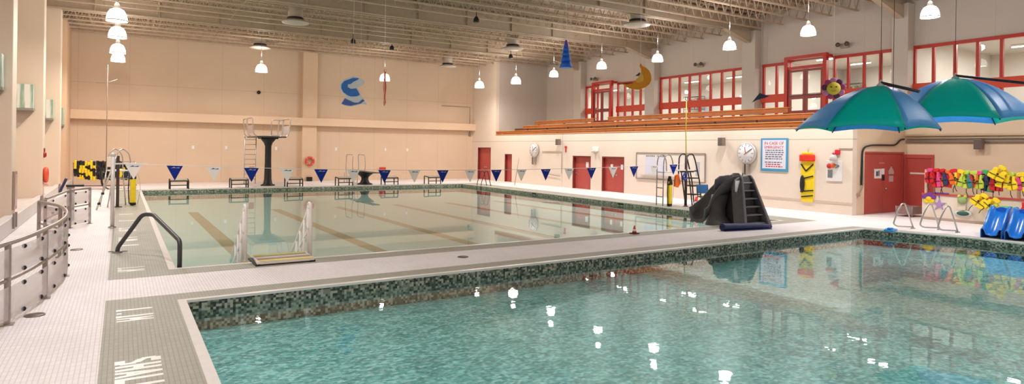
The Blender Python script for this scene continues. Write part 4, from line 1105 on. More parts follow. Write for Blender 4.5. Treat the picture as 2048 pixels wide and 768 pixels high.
# right: hoops and ladder of the dark chair
t = thing('lifeguard_chair', 'black tube lifeguard ladder chair by the right pool side', 'lifeguard chair', (22.05, 19.75, 0))
MB().tube(fillet([(-.45, 0, 1.0), (-.4, 0, 2.2), (-.25, 0, 2.35), (.0, 0, 2.35), (.14, 0, 2.1), (.45, 0, 1.15), (.62, .0, 0)], .15, 6), .03, 10).build('ladder_rail', DARK, t)
MB().tube(fillet([(-.45, .45, 1.0), (-.4, .45, 2.2), (-.25, .45, 2.35), (.0, .45, 2.35), (.14, .45, 2.1), (.45, .45, 1.15), (.62, .45, 0)], .15, 6), .03, 10).build('ladder_rail', DARK, t)
MB().tube(fillet([(-.2, .1, 1.55), (-.05, .1, .95), (.1, .1, .05), (.12, .1, .0)], .1), .03, 10).build('leg', DARK, t)
MB().tube([(-.2, .5, 1.55), (.1, .5, 0)], .03, 10).build('leg', DARK, t)
for z, x0, x1 in ((1.58, -.43, .34), (1.25, -.1, .43), (.9, .0, .48), (.5, .06, .55)): MB().box(x0, x1, -.02, .47, z-.025, z+.025).build('step', DARK, t)
t = thing('lifeguard_chair', 'pale steel hoop rail chair behind the brown post at the right pool side', 'lifeguard chair', (20.95, 20.3, 0))
for s in (0, .4):
    MB().tube(fillet([(-.2, s, 0), (-.18, s, 2.0), (-.05, s, 2.3), (.25, s, 2.3), (.4, s, 2.0), (.42, s, 1.5)], .18, 6), .025, 10).build('handrail', mat('rail_grey', (170, 160, 158), .4, .4), t)
MB().box(-.18, .42, 0, .4, 1.48, 1.54).build('seat', WHITE, t)
for z in (.4, .8, 1.2): MB().box(-.22, -.16, 0, .4, z-.02, z+.02).build('step', GREYSTEEL, t)
# blue folding chair behind
t = thing('folding_chair', 'black framed chair with a blue back and seat below the dark ladder chair', 'chair', (22.15, 19.1, 0), math.radians(245))
for s in (-.25, .25):
    MB().tube(fillet([(-.28, s, 0), (-.24, s, .45), (.3, s, .42), (.32, s, .0)], .06), .018, 8).build('leg', DARK, t)
    MB().tube([(-.24, s, .44), (-.34, s, .98)], .018, 8).build('back_post', DARK, t)
MB().box(-.25, .3, -.27, .27, .43, .48).build('seat', BLACK, t, bevel=.015)
MB().obox((-.31, 0, .78), (.04, .56, .4), (0, -.15, 0)).build('backrest', mat('chair_blue', (24, 96, 150), .6), t, bevel=.02)
# traffic cones
def cone(loc, label, h=.4):
    t = thing('safety_cone', label, 'traffic cone', loc)
    MB().box(-h*.45, h*.45, -h*.45, h*.45, 0, .025).build('base', mat('cone_base', (60, 40, 36), .6), t, bevel=.005)
    MB().lathe([(h*.3, .025), (h*.06, h), (h*.04, h)], n=18).build('cone_body', mat('cone_orange', (236, 62, 40), .5), t)
    MB().lathe([(h*.235, h*.30), (h*.16, h*.58)], n=18, caps=False).build('reflective_band', PAPER, t, solid=.006)
cone((12.95, 13.8, .004), 'small orange cone on the deck edge between the pools', .24)
cone((21.35, 18.9, 0), 'orange and white cone at the foot of the brown post', .5)
# rescue tubes
def rescue_tube(loc, rz, label, h=1.05):
    t = thing('rescue_tube', label, 'rescue tube', loc, rz)
    MB().box(-.1, .1, -.07, .07, .1, h-.12).build('foam', YEL, t, bevel=.035, seg=3)
    MB().box(-.105, .105, -.075, .075, .02, .14).build('end_cap', BLACK, t, bevel=.03)
    MB().prism([(-.11, h-.3), (.11, h-.28), (.08, h-.1), (.0, h+.12), (-.08, h-.1)], -.08, .08).build('top_cap', BLACK, t, bevel=.02)
    MB().tube([(-.13, 0, h), (-.16, 0, h*.5), (-.13, 0, .1), (-.02, 0, 0)], .02, 8).build('strap', BLACK, t)
    MB().tube(fillet([(0, 0, h+.1), (.2, 0, h*.9), (.26, 0, h*.5), (.16, 0, .05)], .15), .012, 6).build('tow_line', mat('rope_pale', (216, 206, 190), .7), t)
    return t
rescue_tube((.42, 29.3, .0), .1, 'yellow rescue tube with black ends standing by the left pool side', 1.35)
rescue_tube((20.75, 19.9, .0), .1, 'yellow rescue tube hanging below the flag post at the right pool side', 1.25)
tag(MB().prism([(-.08, .55), (.1, .62), (.22, .2), (.08, .0), (-.14, .05), (-.12, .3)], -.05, .05).build('orange_vest', ORANGE, loc=(21.02, 19.75, .85), bevel=.02), 'orange vest hanging from the white cross arm beside the rescue tube', 'vest')
tag(MB().tube(fillet([(0, 0, .3), (-.12, 0, .1), (0, 0, -.02), (.14, 0, .1), (.06, 0, .3)], .06), .035, 8).build('blue_strap', BLUEF, loc=(21.25, 19.5, 1.2)), 'looped blue strap hanging from the white cross arm', 'strap')

# ------------------------------------------------------------------ starting blocks
sb = None
bx_ = (2.75, 5.85, 8.95, 12.05, 15.1, 18.2)
lb = ['starting block farthest left, nearest the rescue tube', 'starting block left of the diving tower', 'starting block right of the diving tower', 'starting block left of the low springboard',
      'starting block right of the low springboard', 'starting block farthest right on the far pool edge']
for x, l in zip(bx_, lb):
    if sb is None:
        sb = thing('starting_block', l, 'starting block', (x, 39.25, 0), group='starting blocks on the far pool edge')
        for sx in (-.45, .45):
            MB().tube(fillet([(sx, -.2, 0), (sx, -.2, .48), (sx, .5, .55), (sx, .5, 0)], .08), .035, 8).build('side_frame', DARK, sb)
        MB().obox((0, .12, .52), (.84, .6, .05), (.1, 0, 0)).build('platform', mat('block_top', (170, 160, 150), .6, vary=.1), sb, bevel=.01)
        MB().box(-.45, .45, -.22, -.17, .2, .25).build('cross_bar', DARK, sb)
        MB().box(-.45, .45, -.22, -.17, .43, .48).build('front_rail', DARK, sb)
    else: dup(sb, (x, 39.25, 0), label=l)

# ------------------------------------------------------------------ diving tower
t = thing('diving_tower', 'three metre diving platform on a black column with steel railings', 'diving tower', (7.75, 41.0, 0))
MB().lathe([(.42, 0), (.42, .05), (.27, .12), (.22, .4), (.19, 1.5), (.19, 2.45), (.26, 2.66), (.42, 2.86), (.44, 2.92)], n=32).build('column', BLACK, t)
MB().box(-.85, .85, -1.1, 2.4, 2.98, 3.06).build('deck', mat('tower_deck', (92, 84, 80), .4, .4), t, bevel=.01)
MB().box(-.25, .25, -2.2, 2.4, 3.06, 3.12).build('springboard', mat('board_pale', (206, 206, 204), .4), t, bevel=.01)
MB().box(-.5, .5, -.5, .6, 2.9, 2.99).build('cradle', DARK, t)
for s in (-1, 1):
    MB().tube(fillet([(s*.75, -1.0, 3.0), (s*1.02, -1.0, 3.15), (s*1.1, -1.0, 4.15), (s*1.1, .9, 4.15), (s*1.02, .9, 3.15), (s*.75, .9, 3.0)], .15, 6), .032, 10).build('handrail', STEEL, t)
    MB().tube(fillet([(s*.75, 1.1, 3.0), (s*1.02, 1.1, 3.15), (s*1.1, 1.1, 4.15), (s*1.1, 2.3, 4.15), (s*1.02, 2.3, 3.15), (s*.75, 2.3, 3.0)], .15, 6), .032, 10).build('handrail', STEEL, t)
    MB().box(s*1.07-.006, s*1.07+.006, -.85, .8, 3.2, 3.72).build('side_guard', mat('guard_pale', (196, 184, 176), .4), t)
MB().tube(fillet([(.35, .9, 3.05), (.35, .9, 4.12), (1.08, .9, 4.12)], .15, 6), .03, 10).build('end_rail', STEEL, t)
for x in (-.98, -.3): MB().tube([(x, 2.5, 0), (x, 2.4, 3.05)], .028, 8).build('ladder_rail', STEEL, t)
for k in range(9): MB().cyl((-.98, 2.48, .3+.32*k), (-.3, 2.48, .3+.32*k), .022, 8).build('rung', STEEL, t)
MB().box(-.95, -.65, .9, .96, .75, 1.15).build('warning_plate', mat('warn_red', (214, 120, 100), .5), t)
# low springboard
t = thing('springboard', 'one metre springboard on a flared black pedestal with steel hoop rails', 'diving board', (13.75, 40.4, 0))
MB().lathe([(.5, 0), (.5, .05), (.32, .12), (.22, .35), (.26, .5), (.48, .68), (.62, .78)], n=30).build('pedestal', BLACK, t)
MB().box(-.25, .25, -2.3, 2.5, .82, .87).build('board', mat('board_dark', (60, 62, 66), .5), t, bevel=.01)
MB().box(-.55, .55, -.3, .2, .76, .83).build('fulcrum', DARK, t)
for s, yy in ((-1, .7), (1, .7)):
    MB().tube(fillet([(s*.35-.25, .5, .6), (s*.45-.25, .5, 1.2), (s*.4-.25, .5, 1.95), (s*.4-.25, 1.9, 1.95), (s*.45-.25, 1.9, 1.1), (s*.35-.25, 1.9, 0)], .18, 6), .028, 10).build('handrail', STEEL, t)
for x in (-.6, .1): MB().tube([(x, 2.6, 0), (x, 2.4, .8)], .025, 8).build('rear_leg', STEEL, t)
MB().box(-.6, .1, 2.35, 2.6, .38, .42).build('step', DARK, t)

# ------------------------------------------------------------------ far wall fittings
def ring(loc, axis, label):
    t = thing('life_ring', label, 'life ring', loc)
    MB().torus((0, 0, 0), .27, .085, axis, 28, 10).build('ring', mat('ring_red', (226, 84, 56), .5), t)
    for k in range(4):
        a = PI/4+k*PI/2; p = (.27*math.cos(a), 0, .27*math.sin(a)) if axis == 'Y' else (0, .27*math.cos(a), .27*math.sin(a))
        MB().ellipsoid(p, (.06, .1, .06) if axis == 'Y' else (.1, .06, .06), 10, 6).build('white_band', PAPER, t)
    MB().torus((0, 0, 0), .36, .012, axis, 28, 6).build('rope', PAPER, t)
    return t
ring((11.4, YF-.48, 1.42), 'Y', 'red and white life ring on the far wall pilaster')
tag(MB().box(11.2, 11.55, YF-.7, YF-.4, 0, .3).build('black_box', BLACK, bevel=.02), 'small black box on the floor under the far life ring', 'box')
tag(MB().box(16.75, 17.25, YF-.06, YF, .5, .95).build('red_notice', mat('notice_red', (206, 56, 50), .5), bevel=.01), 'small red notice low on the far wall between the starting blocks', 'sign')
tag(MB().lathe([(0, -.1), (.12, -.09), (.12, 0)], (8.0, YF, 6.15), 14, 'Y').build('wall_detector', DARK), 'small dark detector on the far wall seam above the diving tower', 'detector')
for x in (4.0, 6.0, 9.2, 13.4, 17.2, 19.0): tag(MB().box(x-.07, x+.07, YF-.03, YF, 2.2, 2.42).build('number_plate', PAPER), 'small white plate on the far wall above the deck', 'plate', 'small white plates on the far wall')
t = thing('wall_conduit', 'thin dark conduit frame at the right end of the far wall', 'conduit', (0, 0, 0))
MB().tube([(21.9, YF-.04, 5.9), (24.5, YF-.04, 5.9), (24.5, YF-.04, 3.6)], .02, 6).build('conduit', GREYSTEEL, t); MB().box(24.42, 24.58, YF-.1, YF, 3.5, 3.75).build('junction_box', GREYSTEEL, t)
# belts on the far-left rack
t = thing('belt_rack', 'low steel rack at the far left corner holding foam belts', 'rack', (-1.0, 40.6, 0))
MB().box(-1.15, 1.75, -.15, .25, .16, .22).build('base_shelf', mat('shelf_brown', (150, 120, 108), .6), t)
for x in (-1.15, .3, 1.7):
    MB().cyl((x, 0, 0), (x, 0, 1.5), .025).build('post', STEEL, t)
for z in (1.5, 1.05): MB().cyl((-1.15, 0, z), (1.7, 0, z), .02).build('rail', STEEL, t)
def belt(x, z, m1, m2, lab):
    t = thing('flotation_belt', lab, 'flotation belt', (x, 40.5, z), random.uniform(-.4, .4), 'foam flotation belts on the corner rack')
    MB().box(-.125, -.005, -.06, .06, -.13, .13).build('foam_pad', m1, t, bevel=.035, seg=3)
    MB().box(.005, .125, -.06, .06, -.16, .1).build('foam_pad', m2, t, bevel=.035, seg=3)
    MB().box(-.14, .14, .06, .1, -.04, .0).build('webbing', BLACK, t)
    return t
rows = [('YKYYKKYBK', 1.42), ('YYKYKKKYYKB', 1.22), ('KYYKKKKKYYB', 1.02), ('KKYYKKKKYKB', .82), ('.YKYKKK.YKB', .64)]
ci = {'Y': (YEL, 'yellow'), 'K': (BLACK, 'black'), 'B': (mat('belt_blue', (20, 90, 160), .5), 'blue')}
for r_, z in rows:
    for k, c in enumerate(r_):
        if c == '.': continue
        x = -2.0+k*.245+random.uniform(-.03, .03)
        c2 = c if random.random() < .6 else 'K'
        o = belt(x, z+random.uniform(-.04, .04), ci[c][0], ci[c2][0], '%s foam flotation belt hanging on the far left corner rack' % (ci[c][1] if c == c2 else ci[c][1]+' and black'))
        o['label'] = {'Y': 'yellow foam flotation belt', 'K': 'black foam flotation belt', 'B': 'blue foam flotation belt'}[c] + (' with black end' if c2 != c else '') + ' on the far left corner rack'
        o['group'] = o['label']+'s'
tag(MB().tube(fillet([(0, 0, 1.0), (-.02, -.05, .35), (.12, -.1, .1), (.3, -.1, .02)], .12), .05, 8).build('rubber_hose', BLACK, loc=(-.85, 40.1, 0)), 'thick black hose hanging down in front of the belt rack', 'hose')
t = thing('volleyball_pole', 'very tall thin grey pole with a short top arm by the far left corner', 'pole', (-.67, 40.0, 0))
MB().cyl((0, 0, 0), (0, 0, 6.7), .02, 8).build('shaft', mat('pole_grey', (140, 124, 110), .5), t); MB().tube([(-.5, 0, 5.7), (0, 0, 5.75), (.45, 0, 5.95)], .015, 6).build('top_arm', mat('pole_grey', (140, 124, 110), .5), t)
MB().lathe([(.15, 0), (.15, .03), (.05, .06)], n=16).build('base_flange', STEEL, t)
# far ladders into the lap pool
pl = pool_ladder((20.42, 36.3, 0), 0.0, 'dark tubular pool ladder on the right side of the lap pool', DARK, .95, w=.55)
tag(MB().cyl((23.0, 36.4, 0), (23.35, 36.4, 1.95), .025, 8).build('tall_rod', mat('rod_grey', (176, 160, 150), .5)), 'thin grey rod leaning near the right wall by the far clock', 'rod')
# inlet covers in the right pool wall
for y in (30.0, 22.6): tag(MB().box(20.27, 20.3, y-.18, y+.18, -.13, -.05).build('skimmer_inlet', BLACK), 'small black inlet in the right pool wall', 'inlet', 'black inlets in the lap pool wall')

# ------------------------------------------------------------------ big grey slide
SG = mat('slide_grey', (92, 90, 96), .5, vary=.12, scale=5)
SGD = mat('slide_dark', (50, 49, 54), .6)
t = thing('pool_slide', 'large dark grey plastic pool slide with steps at the near end of the lap pool', 'slide', (0, 0, 0))
# chute path: from platform (18.0,14.3,1.32) sweeping to the left and down to the pool
cp = [(18.3, 14.4, 1.3), (18.05, 14.5, 1.27), (17.82, 14.66, 1.1), (17.62, 14.8, .84), (17.45, 14.9, .58), (17.3, 14.97, .36), (17.16, 15.0, .22), (17.02, 15.02, .15)]
def catm(P, n=6):
    P = [Vector(p) for p in P]; Q = [P[0]*2-P[1]]+P+[P[-1]*2-P[-2]]; out = []
    for i in range(1, len(Q)-2):
        for k in range(n):
            t_ = k/n; a, b, c, d = Q[i-1], Q[i], Q[i+1], Q[i+2]
            out.append(.5*((2*b)+(-a+c)*t_+(2*a-5*b+4*c-d)*t_*t_+(-a+3*b-3*c+d)*t_**3))
    out.append(P[-1]); return out
path = catm(cp)
mb = MB(); prof = [(-.42, .34), (-.40, .36), (-.34, .34), (-.30, .1), (-.2, -.02), (0, -.05), (.2, -.02), (.3, .1), (.34, .34), (.40, .36), (.42, .34), (.40, .05), (.28, -.12), (0, -.16), (-.28, -.12), (-.40, .05)]
vs = []; m_ = len(prof)
for i, p in enumerate(path):
    d = (path[min(i+1, len(path)-1)]-path[max(0, i-1)]); d.z = 0; d.normalize(); s = Vector((-d.y, d.x, 0))
    for a, b in prof: vs.append(p+s*a+Vector((0, 0, b)))
fs = [(i*m_+k, i*m_+(k+1) % m_, (i+1)*m_+(k+1) % m_, (i+1)*m_+k) for i in range(len(path)-1) for k in range(m_)]
mb.add(vs, fs, True); mb.add(vs[-m_:], [tuple(range(m_))]); mb.build('chute', SG, t)
# hood/side walls rising at the top of the chute
mb = MB(); mb.prism([(17.55, .0+1.15), (17.62, 1.5), (17.85, 1.62), (18.3, 1.64), (18.42, 1.5), (18.42, .2), (18.2, .2), (18.1, .95)], 13.92, 13.99); mb.build('side_wall', SG, t, bevel=.02)
mb = MB(); mb.prism([(17.55, .0+1.15), (17.62, 1.5), (17.85, 1.62), (18.3, 1.64), (18.42, 1.5), (18.42, .2), (18.2, .2), (18.1, .95)], 14.72, 14.79); mb.build('side_wall', SG, t, bevel=.02)
# pedestal under the chute
mb = MB()
rings = [((17.3, 14.3), .58, .36, .0), ((17.3, 14.32), .5, .32, .12), ((17.38, 14.45), .32, .24, .28), ((17.5, 14.55), .3, .24, .55), ((17.7, 14.6), .34, .26, .98)]
vs = []; n = 20
for (c, a, b, z) in rings:
    for k in range(n): vs.append((c[0]+a*math.cos(2*PI*k/n), c[1]+b*math.sin(2*PI*k/n), z))
mb.add(vs, [(i*n+k, i*n+(k+1) % n, (i+1)*n+(k+1) % n, (i+1)*n+k) for i in range(len(rings)-1) for k in range(n)], True)
mb.add(vs[-n:], [tuple(range(n))]); mb.build('pedestal', SG, t)
# apron below chute (broad sheet)
mb = MB(); mb.prism([(17.12, .06), (17.2, .3), (17.42, .62), (17.62, .98), (17.9, 1.2), (18.0, 1.0), (17.8, .6), (17.62, .06)], 14.42, 14.62); mb.build('apron', SG, t, bevel=.04)
# stair tower: side panels leaning back, treads
st = [(17.45, 13.35), (18.62, 13.35)]
for sx, xo in ((-1, 17.5), (1, 18.62)):
    # side rail panel in YZ tapering to the top
    x0 = xo; x1 = 17.98 if sx < 0 else 18.42
    w0 = .16
    vs = []
    for (xx, y, z) in ((x0, 13.3, 0), (x0, 13.75, 0), (x1, 14.35, 1.62), (x1, 13.95, 1.68), (x1, 13.85, 1.55)): vs.append((xx, y, z))
    vs2 = [(x+sx*(w0 if z < 1 else .10), y, z) for x, y, z in vs]
    mb = MB(); k = len(vs); mb.add(vs+vs2, [tuple(range(k)), tuple(range(2*k-1, k-1, -1))]+[(i, (i+1) % k, k+(i+1) % k, k+i) for i in range(k)])
    mb.build('side_panel', SG, t, bevel=.03)
nst = 6
for k in range(nst):
    f = (k+.55)/nst; z = .06+1.38*k/(nst-1)*.97; y = 13.38+.52*f; xl = 17.5+(17.98-17.5)*z/1.62; xr = 18.62+(18.42-18.62)*z/1.62
    MB().box(xl, xr, y, y+.24, z, z+.045).build('step', mat('step_grey', (150, 148, 150), .5) if k == nst-1 else SG, t, bevel=.01)
    if k < nst-1: MB().box(xl, xr, y+.22, y+.25, z, z+.26).build('riser', SGD, t)
MB().prism([(17.9, 1.5), (18.5, 1.5), (18.44, 1.66), (18.3, 1.74), (18.1, 1.74), (17.96, 1.66)], 14.3, 14.42).build('top_hood', SG, t, bevel=.03)
# plastic body behind the stairs
mb = MB(); vs = [(17.6, 13.8, 0), (18.6, 13.8, 0), (18.6, 14.5, 0), (17.6, 14.5, 0), (18.0, 14.2, 1.3), (18.4, 14.2, 1.3), (18.4, 14.7, 1.3), (18.0, 14.7, 1.3)]
mb.add(vs, [(0, 3, 2, 1), (4, 5, 6, 7), (0, 1, 5, 4), (1, 2, 6, 5), (2, 3, 7, 6), (3, 0, 4, 7)]); mb.build('tower_body', SGD, t, bevel=.03)
MB().box(17.6, 17.84, 13.9, 13.915, 1.12, 1.5).build('notice', PAPER, t)
MB().cyl((17.68, 13.91, 1.14), (17.98, 13.86, .15), .018).build('yellow_brace', mat('brace_olive', (170, 168, 90), .5), t)
MB().tube(fillet([(18.72, 14.6, 0), (18.9, 14.6, .9), (18.72, 14.5, 1.6), (18.5, 14.3, 1.72)], .15), .025, 8).build('handrail', GREYSTEEL, t)
MB().tube(fillet([(19.3, 14.9, 0.0), (19.0, 14.8, .5), (18.8, 14.6, .7)], .1), .02, 8).build('brace', GREYSTEEL, t)
MB().tube([(18.7, 14.75, .62), (19.35, 14.75, .66)], .018, 8).build('brace', GREYSTEEL, t)
# rolled mat
t = thing('rolled_mat', 'rolled navy blue mat lying on the deck in front of the slide steps', 'mat', (16.85, 12.9, .115), math.radians(-9))
mb = MB()
mb.tube([(-.95, 0, 0), (-.9, 0, 0), (0, .0, -.01), (.6, 0, -.02), (1.05, 0, -.045)], [.115, .115, .105, .095, .07], 18)
mb.build('roll', mat('mat_navy', (34, 46, 96), .6, vary=.08, bump=.3), t)
MB().tube([(-.955, .085*math.cos(a)*(1-a/22), .085*math.sin(a)*(1-a/22)) for a in [k*.4 for k in range(40)]], .006, 5).build('spiral_end', BLACK, t)
MB().box(-.95, .95, -.17, .05, -.113, -.095).build('loose_flap', mat('mat_navy', (34, 46, 96), .6), t)

# ------------------------------------------------------------------ removable pool steps with white rails
t = thing('pool_steps', 'white removable pool steps with yellow-edged platform and tall white handrails', 'pool steps', (2.95, 14.05, 0))
WP = mat('white_pvc', (240, 234, 230), .35)
MB().prism([(-.58, -.5), (.58, -.5), (.62, .38), (-.52, .38)], .03, .09, 'XY').build('platform', mat('platform_white', (232, 224, 218), .5), t, bevel=.015)
for y0, y1, c in ((-.5, -.33, (236, 214, 130)), (-.33, -.16, (150, 136, 120)), (-.12, .06, (204, 188, 180)), (.1, .2, (150, 136, 120)), (.22, .36, (196, 186, 90))):
    MB().box(-.52, .56, y0, y1, .09, .098).build('grip_strip', mat('strip_%d' % int(y0*100+60), c, .7, vary=.05), t)
for x in (-.55, .55): MB().box(x-.05, x+.05, -.5, .4, .0, .04).build('foot', DARK, t)
for s, xb in ((-1, -.72), (1, .62)):
    rl = []
    # two stringers and vertical balusters descending into the water
    top = 1.18
    MB().tube(fillet([(xb, -.02, .05), (xb, -.0, .98), (xb, .02, top), (xb, .16, top+.04), (xb, .30, top-.1), (xb, .3, .72), (xb, .16, .62)], .1, 5), .032, 10).build('handrail', WP, t)
    MB().tube([(xb, .2, .05), (xb, .2, 1.15)], .028, 8).build('post', WP, t)
    MB().tube([(xb, .1, 1.16), (xb-.02, 1.6, -.05), (xb-.02, 1.9, -.28)], .028, 8).build('upper_rail', WP, t)
    MB().tube([(xb, .2, .62), (xb-.02, 1.25, -.12), (xb-.02, 1.5, -.3)], .024, 8).build('lower_rail', WP, t)
    for y in (.55, .9, 1.25):
        zt = 1.16-(y-.1)*.8; MB().tube([(xb-.01, y, zt), (xb-.01, y, -.75)], .026, 8).build('baluster', WP, t)
for k in range(3): MB().box(-.68, .6, .45+k*.32, .75+k*.32, -.25-.22*k, -.21-.22*k).build('tread', WP, t)
# dark grab rail at corner
t = thing('grab_rail', 'dark grey bent grab rail across the near left corner of the lap pool', 'grab rail', (0, 0, 0))
MB().tube(fillet([(-.05, 16.72, .0), (-.04, 16.68, .12), (.42, 16.2, .90), (.62, 16.05, .90), (1.02, 14.42, .52), (1.03, 14.3, .46), (1.03, 14.3, -.5)], .16, 7), .045, 14).build('rail', mat('rail_rubber', (66, 64, 70), .45), t)
MB().lathe([(.1, 0), (.1, .02), (.06, .03)], (-.05, 16.72, .004), 18).build('floor_flange', GREYSTEEL, t)
MB().tube([(-.22, 16.75, .03), (.15, 16.66, .03)], .012, 6).build('anchor_bar', GREYSTEEL, t)
MB().lathe([(.05, 0), (.05, .06)], (1.03, 14.3, -.1), 14).build('collar', STEEL, t)

# ------------------------------------------------------------------ left guard rails
PLX = glass_mat('plexi_panel', (.93, .91, .92, 1))
def plexi():
    m = mat('frosted_plexi', (226, 216, 214), .35)
    m.node_tree.nodes['Principled BSDF'].inputs['Alpha'].default_value = .42
    return m
FP = plexi()
RS = mat('rail_steel', (170, 158, 154), .35, .55, vary=.06)
def guard_rail(pts, label, name_post_idx, top=1.1, r_=.026, panels=True):
    t = thing('guard_rail', label, 'railing', (pts[0][0], pts[0][1], 0))
    o = Vector((pts[0][0], pts[0][1], 0))
    P = [Vector((x, y, 0))-o for x, y in pts]
    C = catm(P, 6)
    for z, rr, nm in ((top, .032, 'top_rail'), (.60, .022, 'mid_rail')):
        MB().tube([p+Vector((0, 0, z)) for p in C], rr, 10).build(nm, RS, t)
    for i in name_post_idx:
        p = P[i]; po = MB().box(p.x-.035, p.x+.035, p.y-.035, p.y+.035, 0, top).build('post', RS, t, bevel=.008)
        MB().box(p.x-.075, p.x+.075, p.y-.075, p.y+.075, 0, .015).build('base_plate', RS, po)
    if panels:
        idx = name_post_idx
        for a, b in zip(idx[:-1], idx[1:]):
            seg = C[a*6: b*6+1]
            if len(seg) < 3: continue
            seg = seg[0:]
            for z0, z1 in ((.08, .52), (.66, 1.03)):
                mb = MB(); vs = []
                ln = len(seg); off = .03
                q = [seg[0].lerp(seg[1], .25)]+list(seg[1:-1])+[seg[-1].lerp(seg[-2], .25)]
                for p in q: vs += [(p.x+off, p.y-off, z0), (p.x+off, p.y-off, z1)]
                mb.add(vs, [(2*i, 2*i+2, 2*i+3, 2*i+1) for i in range(ln-1)], True)
                pn = mb.build('panel', FP, t, solid=.008)
                for f in (.25, .75):
                    p = q[int(f*(ln-1))]
                    for z in (z0+.03, z1-.03): MB().lathe([(.03, -.02), (.03, .02)], (p.x+off, p.y-off, z), 10, 'Y').build('clamp', DARK, pn)
    return t
guard_rail([(-2.2, 8.9), (-1.62, 9.8), (-1.28, 10.75), (-1.1, 11.6), (-1.0, 12.3), (-.9, 13.2), (-.86, 14.2), (-.92, 15.4), (-1.1, 16.6), (-1.35, 17.4), (-1.6, 18.1)],
           'curved steel guard rail with clear panels along the left side, nearest section', [0, 2, 4, 6, 8, 10])
guard_rail([(-1.55, 18.9), (-1.45, 20.0), (-1.35, 21.2), (-1.28, 22.1)], 'short straight guard rail behind the curved section on the left', [0, 3])
guard_rail([(-1.24, 22.2), (-1.05, 22.6), (-.8, 23.2)], 'end section of the left guard rail with a clear panel facing the room', [0, 2])
t = thing('wheelchair_lift', 'steel lift frame with dark cap behind the end of the left guard rail', 'pool lift', (-1.35, 24.4, 0))
MB().box(-.1, .1, -.08, .08, 0, 1.08).build('mast', RS, t, bevel=.01); MB().box(-.12, .35, -.12, .12, 1.08, 1.14).build('cap', DARK, t, bevel=.01)
MB().tube([(-.3, .2, .9), (-.12, .05, 1.35)], .04, 8).build('lever', mat('lever_navy', (60, 56, 96), .5), t)
# stairs rail with clamps, leaning pole
t = thing('steel_tripod_rail', 'leaning steel rail beside the lifeguard chair on the left', 'rail', (-.75, 27.6, 0))
MB().tube([(0, 0, .02), (.62, .4, 2.05)], .03, 8).build('rail', STEEL, t)
for f in (.12, .3): MB().lathe([(.05, -.04), (.05, .04)], (.62*f, .4*f, 2.05*f), 12).build('clamp', DARK, t)
# curb bracket stubs
for i, (y, l) in enumerate(((22.0, 'nearest'), (28.9, 'middle'), (36.8, 'farthest'))):
    t = thing('steel_bracket', 'pair of small steel stubs on the left ledge curb, %s of three' % l, 'bracket', (-2.5, y, .0), group='steel stubs on the left curb')
    for d in (-.22, .22): MB().box(0, .05, d-.06, d+.06, .1, .52).build('stub', GREYSTEEL, t, bevel=.008)
t = thing('wall_hatch', 'framed steel hatch low on the first left wall fin', 'hatch', (XL, 22.75, 1.1))
MB().box(0, .05, -.3, .3, -.55, .55).build('frame', mat('hatch_frame', (176, 150, 140), .4, .4), t, bevel=.01); MB().box(.05, .06, -.22, .22, -.45, .45).build('hatch_plate', mat('hatch_plate', (206, 180, 170), .4, .3), t)
# left wall life ring and red bell
t = thing('life_ring', 'red life ring in a holder on the left wall fin', 'life ring', (-2.52, 30.85, 1.2))
MB().torus((0, 0, 0), .24, .075, 'X', 26, 10).build('ring', mat('ring_red', (226, 84, 56), .5), t); MB().box(-.08, .1, -.24, .24, -.42, -.36).build('holder', mat('holder_pink', (226, 170, 160), .5), t)
MB().lathe([(0, -.02), (.2, -.02), (.2, .03), (0, .03)], n=20, axis='X').build('cover', mat('ring_orange', (232, 88, 60), .5), t)
t = thing('alarm_bell', 'small dark red alarm bell above the left life ring', 'alarm', (-2.6, 30.8, 2.0))
MB().lathe([(.0, .1), (.08, .09), (.12, .03), (.12, .0)], n=18, axis='X').build('bell', mat('bell_red', (160, 30, 44), .4), t); MB().prism([(-.02, .1), (.02, .1), (.0, .26)], 0, .05, 'YZ').build('pointer', mat('bell_red', (160, 30, 44), .4), t)
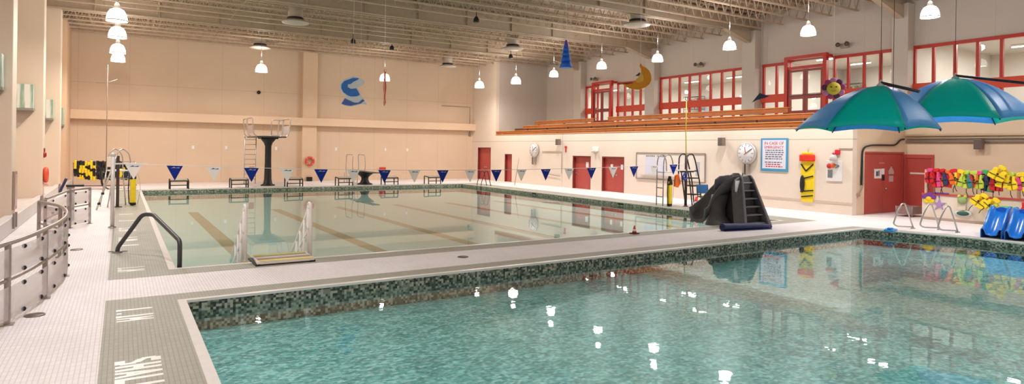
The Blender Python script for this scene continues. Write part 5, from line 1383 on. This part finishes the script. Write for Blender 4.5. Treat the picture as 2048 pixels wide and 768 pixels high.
# glass-fronted uplighter boxes on the fins
def striped():
    m = mat('ribbed_green_glass', (206, 222, 208), .25)
    nt = m.node_tree; b = nt.nodes['Principled BSDF']; tc = nt.nodes.new('ShaderNodeTexCoord'); w = nt.nodes.new('ShaderNodeTexNoise'); mp = nt.nodes.new('ShaderNodeMapping')
    mp.inputs['Scale'].default_value = (9, 9, .8); nt.links.new(tc.outputs['Object'], mp.inputs[0]); nt.links.new(mp.outputs[0], w.inputs[0]); w.inputs['Scale'].default_value = 1.0
    r = nt.nodes.new('ShaderNodeValToRGB'); r.color_ramp.elements[0].color = lin((150, 180, 158)); r.color_ramp.elements[1].color = lin((236, 238, 228)); r.color_ramp.elements[0].position = .4; r.color_ramp.elements[1].position = .6
    nt.links.new(w.outputs['Fac'], r.inputs[0]); nt.links.new(r.outputs[0], b.inputs['Base Color']); return m
RG = striped()
for y, z, w, l in ((30.4, 4.2, .85, 'second pilaster'), (38.35, 4.1, .75, 'third pilaster'), (22.3, 4.4, .8, 'nearest pilaster'), (42.15, 3.9, .3, 'far corner')):
    x1 = -2.72 if y < 42 else XL-.02
    x0 = x1-w
    x0, x1 = {30.4: (-3.46, -2.88), 38.35: (-3.2, -2.86), 22.3: (-3.4, -2.79), 42.15: (-2.95, -2.68)}[y]
    t = thing('wall_uplighter', 'ribbed glass wall uplighter box on the %s of the left wall' % l, 'wall light', (0, y, z), group='wall uplighters on the left pilasters')
    MB().box(x0, x1, -.4, 0, -.42, .5).build('glass_box', RG, t, bevel=.01)
    MB().box(x0-.02, x1+.02, -.42, 0, -.5, -.42).build('base_tray', mat('tray_grey', (150, 144, 136), .4), t)
    MB().prism([(x0, -.5), (x1, -.5), (x0, -1.25)], -.04, 0).build('gusset_bracket', mat('gusset_tan', (186, 168, 152), .5), t)
# floor drains
for x, y, l in ((-1.02, 11.15, 'oval drain cover on the white deck by the curved guard rail'), (6.6, 12.6, 'drain cover on the deck strip between the pools'), (-.85, 17.6, 'drain cover on the left deck beyond the curved rail')):
    t = thing('floor_drain', l, 'drain', (x, y, .001))
    MB().lathe([(.0, .008), (.11, .008), (.125, 0)], n=24).build('cover', mat('drain_bronze', (104, 92, 80), .4, .6), t)
    MB().torus((0, 0, .006), .12, .008, 'Z', 24, 6).build('ring', mat('drain_ring', (130, 118, 108), .4, .6), t)

# ------------------------------------------------------------------ world, camera
w = bpy.data.worlds.new('World'); sc.world = w; w.use_nodes = True
w.node_tree.nodes['Background'].inputs[0].default_value = (.8, .75, .7, 1); w.node_tree.nodes['Background'].inputs[1].default_value = .3
F, YAW, ROLL, CY = 1250.5, 0.5586, 0.0133, 298.6
f = Vector((math.sin(YAW), math.cos(YAW), 0)); r = Vector((math.cos(YAW), -math.sin(YAW), 0)); u = Vector((0, 0, 1))
r2 = r*math.cos(ROLL)+u*math.sin(ROLL); u2 = -r*math.sin(ROLL)+u*math.cos(ROLL)
cam = bpy.data.cameras.new('camera'); co = bpy.data.objects.new('camera', cam); COL.objects.link(co)
Mx = Matrix((r2, u2, -f)).transposed().to_4x4(); Mx.translation = Vector((0, 0, 2.46)); co.matrix_world = Mx
cam.sensor_width = 36; cam.lens = F*36/2048; cam.shift_y = -(384-CY)/2048; cam.clip_start = .05; cam.clip_end = 200
sc.camera = co
sc.view_settings.view_transform = 'Standard'; sc.view_settings.look = 'None'; sc.view_settings.gamma = 1; sc.view_settings.use_curve_mapping = False
sc.view_settings.exposure = 0.22
sc.cycles.max_bounces = 8; sc.cycles.transparent_max_bounces = 16; sc.cycles.caustics_reflective = False; sc.cycles.caustics_refractive = False
sc.cycles.sample_clamp_indirect = 4.0
